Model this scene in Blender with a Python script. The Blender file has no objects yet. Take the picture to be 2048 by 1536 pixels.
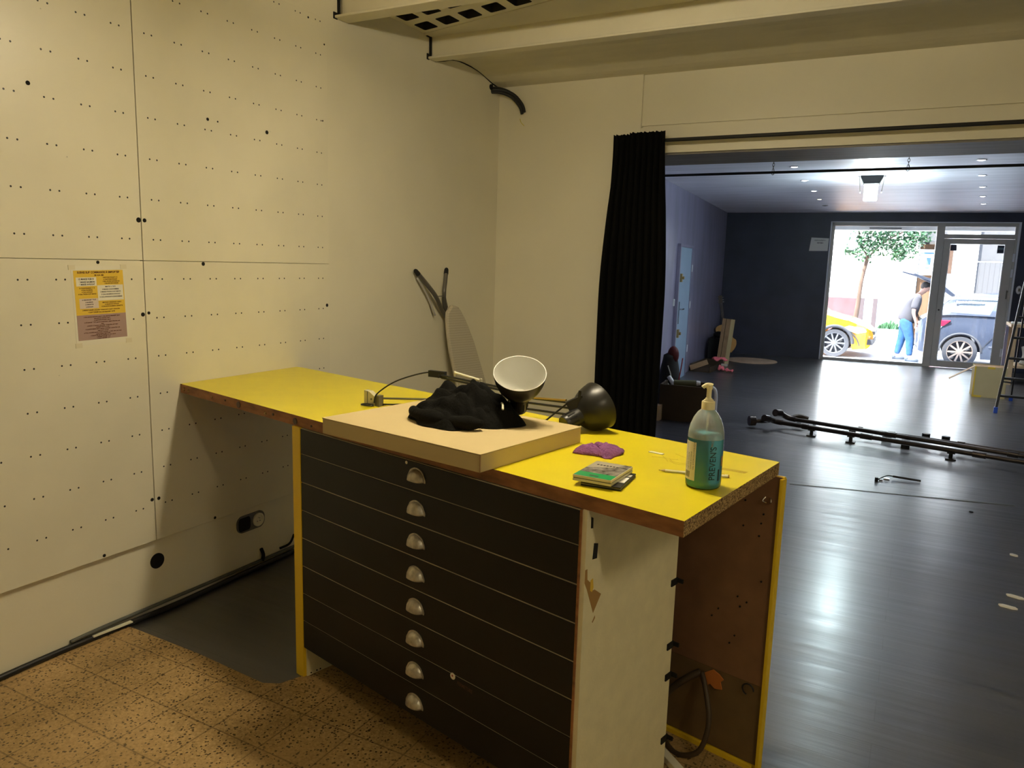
import bpy, bmesh, math, random
from mathutils import Vector, Matrix, noise
random.seed(7)
S = bpy.context.scene
C = S.collection
PI = math.pi

# ------------------------------------------------------------------ camera
cd = bpy.data.cameras.new('camera'); cam = bpy.data.objects.new('camera', cd); C.objects.link(cam)
cd.sensor_fit = 'HORIZONTAL'; cd.sensor_width = 36.0; cd.lens = 1507.06 / 2048 * 36.0
cd.clip_start = 0.05; cd.clip_end = 200
RX = Vector((0.87868751, 0.47654585, 0.02850093))
DN = Vector((0.10024218, -0.12580483, -0.98697753))
FW = Vector((-0.4667545, 0.87010183, -0.15831313))
cam.matrix_world = Matrix(((RX.x, -DN.x, -FW.x, 0), (RX.y, -DN.y, -FW.y, 0), (RX.z, -DN.z, -FW.z, 1.55), (0, 0, 0, 1)))
S.camera = cam

# ------------------------------------------------------------------ view, world, sun, lamps
S.view_settings.view_transform = 'Standard'
S.view_settings.look = 'None'
S.view_settings.gamma = 1.0
S.view_settings.exposure = 0.0
S.view_settings.use_curve_mapping = False
W = bpy.data.worlds.new('world'); S.world = W; W.use_nodes = True
wn = W.node_tree.nodes; wl = W.node_tree.links
sky = wn.new('ShaderNodeTexSky'); sky.sky_type = 'HOSEK_WILKIE'
sky.sun_direction = Vector((-0.35, -0.45, 0.82)).normalized(); sky.turbidity = 4.0; sky.ground_albedo = 0.5
mixw = wn.new('ShaderNodeMix'); mixw.data_type = 'RGBA'; mixw.inputs[0].default_value = 0.6
mixw.inputs[7].default_value = (0.68, 0.79, 1.0, 1)
wl.new(sky.outputs[0], mixw.inputs[6]); wl.new(mixw.outputs[2], wn['Background'].inputs[0])
wn['Background'].inputs[1].default_value = 20.0
sd = bpy.data.lights.new('sun', 'SUN'); sd.energy = 60.0; sd.angle = math.radians(1.0); sd.color = (1, 0.97, 0.92)
sun = bpy.data.objects.new('sun', sd); C.objects.link(sun)
sun.rotation_euler = Vector((0.35, 0.45, -0.82)).to_track_quat('-Z', 'Y').to_euler()

# ------------------------------------------------------------------ materials
def lin(c):
    return tuple((x / 12.92 if x <= 0.04045 else ((x + 0.055) / 1.055) ** 2.4) for x in [v / 255.0 for v in c])
def setin(b, names, val):
    for n in names:
        if n in b.inputs:
            b.inputs[n].default_value = val; return
def mat(name, rgb, rough=0.6, metal=0.0, spec=0.5, emit=None, estr=0.0, trans=0.0, alpha=1.0, var=0.0, vscale=6.0, bump=0.0, bscale=40.0, stretch=(1, 1, 1), ior=1.45, coat=0.0):
    m = bpy.data.materials.new(name); m.use_nodes = True
    N = m.node_tree.nodes; L = m.node_tree.links; b = N['Principled BSDF']
    c = tuple(rgb) + (1,)
    b.inputs['Base Color'].default_value = c
    b.inputs['Roughness'].default_value = rough
    b.inputs['Metallic'].default_value = metal
    b.inputs['IOR'].default_value = ior
    setin(b, ['Specular IOR Level', 'Specular'], spec)
    setin(b, ['Transmission Weight', 'Transmission'], trans)
    setin(b, ['Coat Weight'], coat)
    b.inputs['Alpha'].default_value = alpha
    if emit:
        setin(b, ['Emission Color', 'Emission'], tuple(emit) + (1,)); b.inputs['Emission Strength'].default_value = estr
    if var or bump:
        tc = N.new('ShaderNodeTexCoord'); mp = N.new('ShaderNodeMapping'); mp.inputs['Scale'].default_value = stretch
        L.new(tc.outputs['Object'], mp.inputs[0])
    if var:
        n = N.new('ShaderNodeTexNoise'); n.inputs['Scale'].default_value = vscale; n.inputs['Detail'].default_value = 5
        L.new(mp.outputs[0], n.inputs['Vector'])
        r = N.new('ShaderNodeMapRange'); r.inputs[1].default_value = 0.3; r.inputs[2].default_value = 0.7
        r.inputs[3].default_value = 1 - var; r.inputs[4].default_value = 1 + var
        L.new(n.outputs[0], r.inputs[0])
        mx = N.new('ShaderNodeVectorMath'); mx.operation = 'SCALE'; mx.inputs[0].default_value = tuple(rgb)
        L.new(r.outputs[0], mx.inputs['Scale']); L.new(mx.outputs[0], b.inputs['Base Color'])
    if bump:
        n2 = N.new('ShaderNodeTexNoise'); n2.inputs['Scale'].default_value = bscale; n2.inputs['Detail'].default_value = 4
        L.new(mp.outputs[0], n2.inputs['Vector'])
        bp = N.new('ShaderNodeBump'); bp.inputs['Strength'].default_value = bump; bp.inputs['Distance'].default_value = 0.01
        L.new(n2.outputs[0], bp.inputs['Height']); L.new(bp.outputs[0], b.inputs['Normal'])
    return m

CREAM = (0.78, 0.735, 0.57)
m_wall = mat('cream_paint', CREAM, 0.42, spec=0.4, var=0.04, vscale=1.6, bump=0.04, bscale=60)
m_ceil = mat('ceiling_plaster', (0.72, 0.67, 0.5), 0.7, var=0.07, vscale=2.5, bump=0.25, bscale=14)
m_beam = mat('beam_paint', (0.74, 0.69, 0.52), 0.55, var=0.05, vscale=5, bump=0.12, bscale=25)
m_grille = mat('grille_paint', (0.80, 0.75, 0.55), 0.6, var=0.04)
m_void = mat('painted_void_shade', (0.03, 0.03, 0.028), 0.9)  # near black paints shade into the grille's hole sides and cavity
m_black = mat('black_plastic', (0.012, 0.012, 0.012), 0.45)
m_blackmatte = mat('black_hole', (0.006, 0.005, 0.004), 0.9)
m_blacksatin = mat('black_lamp_enamel', (0.016, 0.0155, 0.013), 0.33, var=0.1)
m_white_enamel = mat('white_enamel', (0.85, 0.85, 0.80), 0.3)
m_curtain = mat('black_curtain_cloth', (0.0042, 0.0042, 0.0038), 0.95, spec=0.1, bump=0.1, bscale=200)
m_cloth = mat('black_jersey', (0.0065, 0.0064, 0.0056), 0.95, spec=0.12, bump=0.35, bscale=90)
m_yellow = mat('yellow_laminate', (0.71, 0.59, 0.018), 0.33, spec=0.35, var=0.03, vscale=9, bump=0.02, bscale=300)
m_yellowedge = mat('yellow_edge', (0.80, 0.55, 0.02), 0.45)
m_drawer = mat('black_drawer_laminate', (0.0085, 0.008, 0.007), 0.42, spec=0.35, var=0.2, vscale=3)
m_gapgrey = mat('drawer_gap_edge', (0.42, 0.38, 0.28), 0.6, var=0.3, vscale=4)
m_pull = mat('dull_nickel', (0.52, 0.48, 0.40), 0.42, metal=0.75, var=0.25, vscale=60, bump=0.15, bscale=120)
m_hardboard = mat('brown_hardboard', (0.22, 0.11, 0.055), 0.6, var=0.12, vscale=12)
m_hardboard2 = mat('olive_hardboard', (0.155, 0.095, 0.04), 0.65, var=0.12, vscale=12)
m_creamboard = mat('cream_side_board', (0.80, 0.73, 0.48), 0.6, var=0.05, vscale=20, bump=0.15, bscale=150)
m_card = mat('cardboard', (0.56, 0.45, 0.24), 0.85, spec=0.15, var=0.03, vscale=5)
m_card2 = mat('cardboard_brown', (0.42, 0.27, 0.15), 0.9, spec=0.15, var=0.1, vscale=12)
m_carddark = mat('dark_crate_board', (0.05, 0.032, 0.016), 0.85, var=0.1)
m_navy = mat('dark_navy_paint', (0.042, 0.046, 0.074), 0.42, spec=0.5, var=0.15, vscale=3, bump=0.05, bscale=30)
m_lilac = mat('lightened_navy_paint', (0.25, 0.24, 0.36), 0.30, spec=0.6, var=0.2, vscale=2.2, bump=0.08, bscale=20, stretch=(1, 2, 0.5))  # lighter copy of the navy paint, window reflection put into the base colour
m_farceil = mat('grey_streaked_ceiling', (0.84, 0.83, 0.93), 0.42, spec=0.5, var=0.13, vscale=2.2, stretch=(0.5, 5, 1))
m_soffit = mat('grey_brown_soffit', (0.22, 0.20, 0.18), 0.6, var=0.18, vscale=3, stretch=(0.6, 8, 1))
m_bluedoor = mat('pale_blue_door_paint', (0.30, 0.45, 0.62), 0.4, var=0.03)
m_alu = mat('grey_aluminium', (0.50, 0.48, 0.45), 0.45, metal=0.1, var=0.03)
m_whitepvc = mat('white_pvc', (0.72, 0.74, 0.80), 0.4)
m_brass = mat('worn_brass', (0.45, 0.33, 0.14), 0.4, metal=0.8)
m_chrome = mat('chrome', (0.7, 0.7, 0.7), 0.2, metal=1)
m_steelgrey = mat('grey_steel_tube', (0.16, 0.15, 0.13), 0.4, metal=0.5)
m_paper = mat('white_paper', (0.78, 0.77, 0.72), 0.8, spec=0.2)
m_tape = mat('clear_tape', (0.72, 0.66, 0.48), 0.35)
m_pyellow = mat('paper_yellow', (0.78, 0.53, 0.06), 0.8)
m_ppink = mat('paper_mauve', (0.40, 0.27, 0.24), 0.8)
m_pwhite = mat('paper_cream', (0.78, 0.74, 0.60), 0.8)
m_ppale = mat('paper_pale_pink', (0.66, 0.55, 0.47), 0.8)
m_ink = mat('ink_dark_brown', (0.10, 0.03, 0.015), 0.8)
m_inkblack = mat('ink_black', (0.02, 0.015, 0.02), 0.8)
m_pipe = mat('brown_black_steel_pipe', (0.045, 0.036, 0.032), 0.28, metal=0.6, var=0.15)
m_rubber = mat('rubber', (0.012, 0.012, 0.012), 0.8)
m_iron_cover = mat('oatmeal_board_cover', (0.52, 0.47, 0.35), 0.9, spec=0.1, var=0.05, vscale=30)
m_purple = mat('purple_microfibre', (0.26, 0.10, 0.24), 0.95, spec=0.1, var=0.15, vscale=60, bump=0.6, bscale=220)
m_cream_pl = mat('cream_plastic', (0.78, 0.70, 0.42), 0.4)
m_ivory = mat('ivory_plastic', (0.80, 0.77, 0.62), 0.35)
m_pencilw = mat('white_pencil_paint', (0.78, 0.74, 0.62), 0.4)
m_wood_l = mat('light_wood', (0.62, 0.45, 0.26), 0.6, var=0.15, vscale=8, stretch=(1, 6, 1))
m_wood_g = mat('guitar_spruce', (0.62, 0.33, 0.09), 0.3, var=0.06, vscale=10)
m_wood_d = mat('dark_wood', (0.06, 0.035, 0.02), 0.4)
m_pink = mat('pink_foam', (0.75, 0.16, 0.20), 0.8)
m_red = mat('red_plastic', (0.35, 0.015, 0.02), 0.45)
m_blue = mat('blue_plastic', (0.02, 0.07, 0.35), 0.4)
m_orange = mat('orange_card', (0.50, 0.16, 0.03), 0.8)
m_oct = mat('tan_torn_tape', (0.38, 0.22, 0.07), 0.8)
m_hose = mat('brown_rubber_hose', (0.055, 0.036, 0.02), 0.5)
m_skin = mat('skin', (0.35, 0.20, 0.15), 0.55)
m_hair = mat('dark_hair', (0.015, 0.012, 0.012), 0.7)
m_shirt = mat('charcoal_shirt', (0.04, 0.038, 0.046), 0.9, var=0.1)
m_jeans = mat('blue_denim', (0.008, 0.045, 0.13), 0.85, var=0.25, vscale=14)
m_shoe = mat('dark_shoe', (0.03, 0.04, 0.06), 0.6)
m_leaf = mat('green_leaves', (0.030, 0.085, 0.035), 0.6, var=0.35, vscale=3)
m_bark = mat('bark', (0.07, 0.045, 0.033), 0.9, var=0.2)
m_caryel = mat('yellow_car_paint', (0.55, 0.24, 0.006), 0.25, coat=0.6)
m_carblk = mat('dark_blue_grey_car_paint', (0.022, 0.027, 0.042), 0.22, coat=0.8)
m_tyre = mat('tyre_rubber', (0.03, 0.03, 0.035), 0.85)
m_rimb = mat('pale_bronze_alloy', (0.22, 0.17, 0.14), 0.35, metal=0.4)
m_rims = mat('silver_alloy', (0.16, 0.16, 0.17), 0.35, metal=0.6)
m_carglass = mat('tinted_car_glass', (0.09, 0.11, 0.13), 0.06, spec=0.9)
m_taillight = mat('red_tail_light', (0.65, 0.01, 0.03), 0.2)
m_headlight = mat('headlight_lens', (0.55, 0.58, 0.62), 0.1, metal=0.5)
m_asphalt = mat('pale_asphalt', (0.68, 0.68, 0.72), 0.9, var=0.1)
m_facade = mat('white_render', (0.80, 0.79, 0.77), 0.9, var=0.04)
m_greyhouse = mat('grey_render', (0.055, 0.053, 0.055), 0.9, var=0.08)
m_redplinth = mat('faded_red_plinth', (0.085, 0.035, 0.038), 0.9, var=0.15)
m_greypost = mat('grey_brown_post', (0.045, 0.032, 0.034), 0.9)
m_orwood = mat('orange_wood_cladding', (0.13, 0.07, 0.04), 0.8, var=0.12)
m_bluesign = mat('blue_sign_paint', (0.05, 0.12, 0.55), 0.6)
m_lensglow = mat('spot_lens_glow', (0.9, 0.9, 0.9), 0.4, emit=(0.95, 0.97, 1.0), estr=14)
m_lenswarm = mat('spot_lens_warm', (0.9, 0.8, 0.6), 0.4, emit=(1.0, 0.8, 0.5), estr=4)
m_floodglow = mat('flood_lens_glow', (0.9, 1, 1), 0.4, emit=(0.80, 0.98, 1.0), estr=26)
m_tube = mat('warm_tube_glow', (1, 0.9, 0.7), 0.4, emit=(1.0, 0.82, 0.50), estr=30)
m_bottleliq = mat('teal_gel', (0.13, 0.58, 0.80), 0.25, trans=0.15, ior=1.36)
m_green = mat('green_cover', (0.02, 0.33, 0.10), 0.25)
m_liquidgreen = m_green
m_greyprint = mat('grey_cover_print', (0.22, 0.20, 0.17), 0.25, var=0.7, vscale=55)
m_silvercase = mat('clear_case_edge', (0.60, 0.56, 0.38), 0.2)
m_amp = mat('black_vinyl', (0.008, 0.008, 0.009), 0.7)
m_cork = mat('tan_disc', (0.62, 0.45, 0.30), 0.8, var=0.12)
m_sticker = mat('navy_sticker', (0.02, 0.025, 0.06), 0.4)
m_stickerb = mat('blue_grey_sticker', (0.16, 0.24, 0.30), 0.4)
m_cablegrey = mat('grey_conduit', (0.10, 0.105, 0.09), 0.5)

def thin_glass(name, tint, refl=0.08, milk=0.0):
    m = bpy.data.materials.new(name); m.use_nodes = True
    N = m.node_tree.nodes; L = m.node_tree.links; out = N['Material Output']; N.remove(N['Principled BSDF'])
    t = N.new('ShaderNodeBsdfTransparent'); t.inputs[0].default_value = tuple(tint) + (1,)
    g = N.new('ShaderNodeBsdfGlossy'); g.inputs['Roughness'].default_value = 0.04
    fr = N.new('ShaderNodeFresnel'); fr.inputs[0].default_value = 1.45
    s = N.new('ShaderNodeMixShader'); L.new(fr.outputs[0], s.inputs[0]); L.new(t.outputs[0], s.inputs[1]); L.new(g.outputs[0], s.inputs[2])
    last = s
    if milk:
        d = N.new('ShaderNodeBsdfDiffuse'); d.inputs[0].default_value = (0.85, 0.85, 0.80, 1)
        s2 = N.new('ShaderNodeMixShader'); s2.inputs[0].default_value = milk
        L.new(s.outputs[0], s2.inputs[1]); L.new(d.outputs[0], s2.inputs[2]); last = s2
    L.new(last.outputs[0], out.inputs[0]); return m
m_pane = thin_glass('window_glass', (0.93, 0.96, 0.97))
m_bottle = thin_glass('clear_plastic', (0.95, 0.97, 0.93), milk=0.02)
m_bottletop = thin_glass('frosted_plastic', (0.95, 0.97, 0.93), milk=0.30)

def nd(m): return m.node_tree.nodes, m.node_tree.links, m.node_tree.nodes['Principled BSDF']
def math_(N, L, op, a, b=None, c=None):
    n = N.new('ShaderNodeMath'); n.operation = op
    for i, v in enumerate((a, b, c)):
        if v is None: continue
        if isinstance(v, (int, float)): n.inputs[i].default_value = v
        else: L.new(v, n.inputs[i])
    return n.outputs[0]

# perforated white board: pairs of 4 mm holes on a 32 mm system
def pegboard(name, y0, py):
    m = mat(name, CREAM, 0.36, spec=0.5)
    N, L, b = nd(m)
    tc = N.new('ShaderNodeTexCoord'); sp = N.new('ShaderNodeSeparateXYZ'); L.new(tc.outputs['Object'], sp.inputs[0])
    Y = sp.outputs[1]; Z = sp.outputs[2]
    fy = math_(N, L, 'MULTIPLY', math_(N, L, 'FRACT', math_(N, L, 'DIVIDE', math_(N, L, 'SUBTRACT', Y, y0 - 0.03), py)), py)
    fz = math_(N, L, 'SUBTRACT', math_(N, L, 'MULTIPLY', math_(N, L, 'FRACT', math_(N, L, 'DIVIDE', math_(N, L, 'SUBTRACT', Z, 0.486 - 0.08), 0.1595)), 0.1595), 0.08)
    z2 = math_(N, L, 'MULTIPLY', fz, fz)
    outs = []
    for off in (0.03, 0.063):
        d = math_(N, L, 'SUBTRACT', fy, off)
        outs.append(math_(N, L, 'SQRT', math_(N, L, 'ADD', math_(N, L, 'MULTIPLY', d, d), z2)))
    dm = math_(N, L, 'MINIMUM', outs[0], outs[1])
    # tiny random scuffs and plugs
    v = N.new('ShaderNodeTexVoronoi'); v.inputs['Scale'].default_value = 7.0; L.new(tc.outputs['Object'], v.inputs['Vector'])
    sc = math_(N, L, 'MULTIPLY', math_(N, L, 'LESS_THAN', v.outputs['Distance'], 0.018), 0.35)
    hole = math_(N, L, 'LESS_THAN', dm, 0.0036)
    # rows only from 0.4 m up
    hole = math_(N, L, 'MULTIPLY', hole, math_(N, L, 'GREATER_THAN', Z, 0.42))
    n = N.new('ShaderNodeTexNoise'); n.inputs['Scale'].default_value = 2.5; n.inputs['Detail'].default_value = 6; L.new(tc.outputs['Object'], n.inputs['Vector'])
    r = N.new('ShaderNodeMapRange'); r.inputs[1].default_value = 0.35; r.inputs[2].default_value = 0.7; r.inputs[3].default_value = 1.02; r.inputs[4].default_value = 0.93
    L.new(n.outputs[0], r.inputs[0])
    k = math_(N, L, 'MULTIPLY', math_(N, L, 'SUBTRACT', 1.0, sc), r.outputs[0])
    k = math_(N, L, 'MULTIPLY', k, math_(N, L, 'SUBTRACT', 1.0, math_(N, L, 'MULTIPLY', hole, 0.97)))
    mx = N.new('ShaderNodeVectorMath'); mx.operation = 'SCALE'; mx.inputs[0].default_value = CREAM
    L.new(k, mx.inputs['Scale']); L.new(mx.outputs[0], b.inputs['Base Color'])
    return m
m_pegL = pegboard('perforated_board_near', 1.5175, 0.1343)
m_pegR = pegboard('perforated_board_far', 2.0595, 0.1376)

# terrazzo-like speckled tiles
m_tile = mat('speckled_tile', (0.5, 0.36, 0.2), 0.38, spec=0.4)
N, L, b = nd(m_tile)
tc = N.new('ShaderNodeTexCoord'); sp = N.new('ShaderNodeSeparateXYZ'); L.new(tc.outputs['Object'], sp.inputs[0])
def edge(o, off, size):
    f = math_(N, L, 'FRACT', math_(N, L, 'DIVIDE', math_(N, L, 'SUBTRACT', o, off), size))
    return math_(N, L, 'LESS_THAN', math_(N, L, 'ABSOLUTE', math_(N, L, 'SUBTRACT', f, 0.5)), 0.487)
TS = 0.2085
inx = edge(sp.outputs[0], -2.549, TS); iny = edge(sp.outputs[1], 1.347, TS)
ins = math_(N, L, 'MULTIPLY', inx, iny)
v1 = N.new('ShaderNodeTexVoronoi'); v1.inputs['Scale'].default_value = 85; L.new(tc.outputs['Object'], v1.inputs['Vector'])
nz = N.new('ShaderNodeTexNoise'); nz.inputs['Scale'].default_value = 45; nz.inputs['Detail'].default_value = 3; L.new(tc.outputs['Object'], nz.inputs['Vector'])
spk = math_(N, L, 'MULTIPLY', math_(N, L, 'LESS_THAN', v1.outputs['Distance'], 0.36), math_(N, L, 'GREATER_THAN', nz.outputs[0], 0.50))
n3 = N.new('ShaderNodeTexNoise'); n3.inputs['Scale'].default_value = 3.0; n3.inputs['Detail'].default_value = 8; L.new(tc.outputs['Object'], n3.inputs['Vector'])
n4 = N.new('ShaderNodeTexNoise'); n4.inputs['Scale'].default_value = 130; n4.inputs['Detail'].default_value = 2; L.new(tc.outputs['Object'], n4.inputs['Vector'])
cr = N.new('ShaderNodeValToRGB'); cr.color_ramp.elements[0].position = 0.35; cr.color_ramp.elements[0].color = (0.26, 0.165, 0.06, 1)
cr.color_ramp.elements[1].position = 0.68; cr.color_ramp.elements[1].color = (0.55, 0.37, 0.17, 1)
L.new(math_(N, L, 'ADD', math_(N, L, 'MULTIPLY', n3.outputs[0], 0.6), math_(N, L, 'MULTIPLY', n4.outputs[0], 0.4)), cr.inputs[0])
k = math_(N, L, 'MULTIPLY', math_(N, L, 'SUBTRACT', 1.0, math_(N, L, 'MULTIPLY', spk, 0.72)), math_(N, L, 'ADD', 0.62, math_(N, L, 'MULTIPLY', ins, 0.38)))
mx = N.new('ShaderNodeVectorMath'); mx.operation = 'SCALE'; L.new(cr.outputs[0], mx.inputs[0]); L.new(k, mx.inputs['Scale']); L.new(mx.outputs[0], b.inputs['Base Color'])

# black glossy plank floor, boards running along X
m_floor = mat('black_plank_floor', (0.02, 0.02, 0.022), 0.25, spec=0.5, ior=2.35)
N, L, b = nd(m_floor)
tc = N.new('ShaderNodeTexCoord'); mp = N.new('ShaderNodeMapping'); mp.inputs['Scale'].default_value = (0.9, 14, 1); L.new(tc.outputs['Object'], mp.inputs[0])
n = N.new('ShaderNodeTexNoise'); n.inputs['Scale'].default_value = 1.6; n.inputs['Detail'].default_value = 5; L.new(mp.outputs[0], n.inputs['Vector'])
nb = N.new('ShaderNodeTexNoise'); nb.inputs['Scale'].default_value = 0.9; nb.inputs['Detail'].default_value = 4; L.new(tc.outputs['Object'], nb.inputs['Vector'])
bt = N.new('ShaderNodeTexBrick'); bt.inputs['Scale'].default_value = 1.0; bt.inputs['Brick Width'].default_value = 1.3; bt.inputs['Row Height'].default_value = 0.145
bt.inputs['Mortar Size'].default_value = 0.0018; bt.inputs['Color1'].default_value = (0.022, 0.023, 0.028, 1); bt.inputs['Color2'].default_value = (0.034, 0.035, 0.042, 1); bt.inputs['Mortar'].default_value = (0.004, 0.004, 0.005, 1)
L.new(tc.outputs['Object'], bt.inputs['Vector'])
mx = N.new('ShaderNodeVectorMath'); mx.operation = 'SCALE'; L.new(bt.outputs[0], mx.inputs[0])
L.new(math_(N, L, 'ADD', 0.45, n.outputs[0]), mx.inputs['Scale']); L.new(mx.outputs[0], b.inputs['Base Color'])
r = N.new('ShaderNodeMapRange'); r.inputs[1].default_value = 0.3; r.inputs[2].default_value = 0.7; r.inputs[3].default_value = 0.26; r.inputs[4].default_value = 0.50
L.new(math_(N, L, 'ADD', math_(N, L, 'MULTIPLY', n.outputs[0], 0.6), math_(N, L, 'MULTIPLY', nb.outputs[0], 0.4)), r.inputs[0]); L.new(r.outputs[0], b.inputs['Roughness'])
b.inputs['Anisotropic'].default_value = 0.85; setin(b, ['Coat Weight'], 0.5); setin(b, ['Coat Roughness'], 0.22)
cv = N.new('ShaderNodeCombineXYZ'); cv.inputs[1].default_value = 1.0; L.new(cv.outputs[0], b.inputs['Tangent'])
bp = N.new('ShaderNodeBump'); bp.inputs['Strength'].default_value = 0.55; bp.inputs['Distance'].default_value = 0.004
L.new(math_(N, L, 'ADD', n.outputs[0], math_(N, L, 'MULTIPLY', bt.outputs['Fac'], -0.6)), bp.inputs['Height']); L.new(bp.outputs[0], b.inputs['Normal'])

# particle board core
m_chip = mat('particle_board_core', (0.35, 0.2, 0.08), 0.85)
N, L, b = nd(m_chip)
tc = N.new('ShaderNodeTexCoord'); v = N.new('ShaderNodeTexVoronoi'); v.inputs['Scale'].default_value = 330; L.new(tc.outputs['Object'], v.inputs['Vector'])
cr = N.new('ShaderNodeValToRGB'); cr.color_ramp.elements[0].position = 0.15; cr.color_ramp.elements[0].color = (0.09, 0.045, 0.015, 1)
cr.color_ramp.elements[1].position = 0.8; cr.color_ramp.elements[1].color = (0.48, 0.32, 0.13, 1)
sx = N.new('ShaderNodeSeparateXYZ'); L.new(v.outputs['Color'], sx.inputs[0]); L.new(sx.outputs[0], cr.inputs[0]); L.new(cr.outputs[0], b.inputs['Base Color'])
m_lipbrown = mat('brown_wood_lipping', (0.27, 0.115, 0.04), 0.6, var=0.35, vscale=14, stretch=(1, 1, 3))

# vertical planks for the gate / cladding
def planks(name, rgb, freq, axis=0):
    m = mat(name, rgb, 0.8); N, L, b = nd(m)
    tc = N.new('ShaderNodeTexCoord'); sp = N.new('ShaderNodeSeparateXYZ'); L.new(tc.outputs['Object'], sp.inputs[0])
    f = math_(N, L, 'FRACT', math_(N, L, 'MULTIPLY', sp.outputs[axis], freq))
    k = math_(N, L, 'ADD', 0.72, math_(N, L, 'MULTIPLY', math_(N, L, 'GREATER_THAN', f, 0.14), 0.28))
    mx = N.new('ShaderNodeVectorMath'); mx.operation = 'SCALE'; mx.inputs[0].default_value = rgb; L.new(k, mx.inputs['Scale']); L.new(mx.outputs[0], b.inputs['Base Color'])
    return m
m_gate = planks('grey_plank_gate', (0.05, 0.048, 0.05), 9)
m_clad = planks('orange_plank_cladding', (0.09, 0.045, 0.02), 8)
m_ribs = planks('ribbed_cover', (0.50, 0.455, 0.34), 62, 2)

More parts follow.
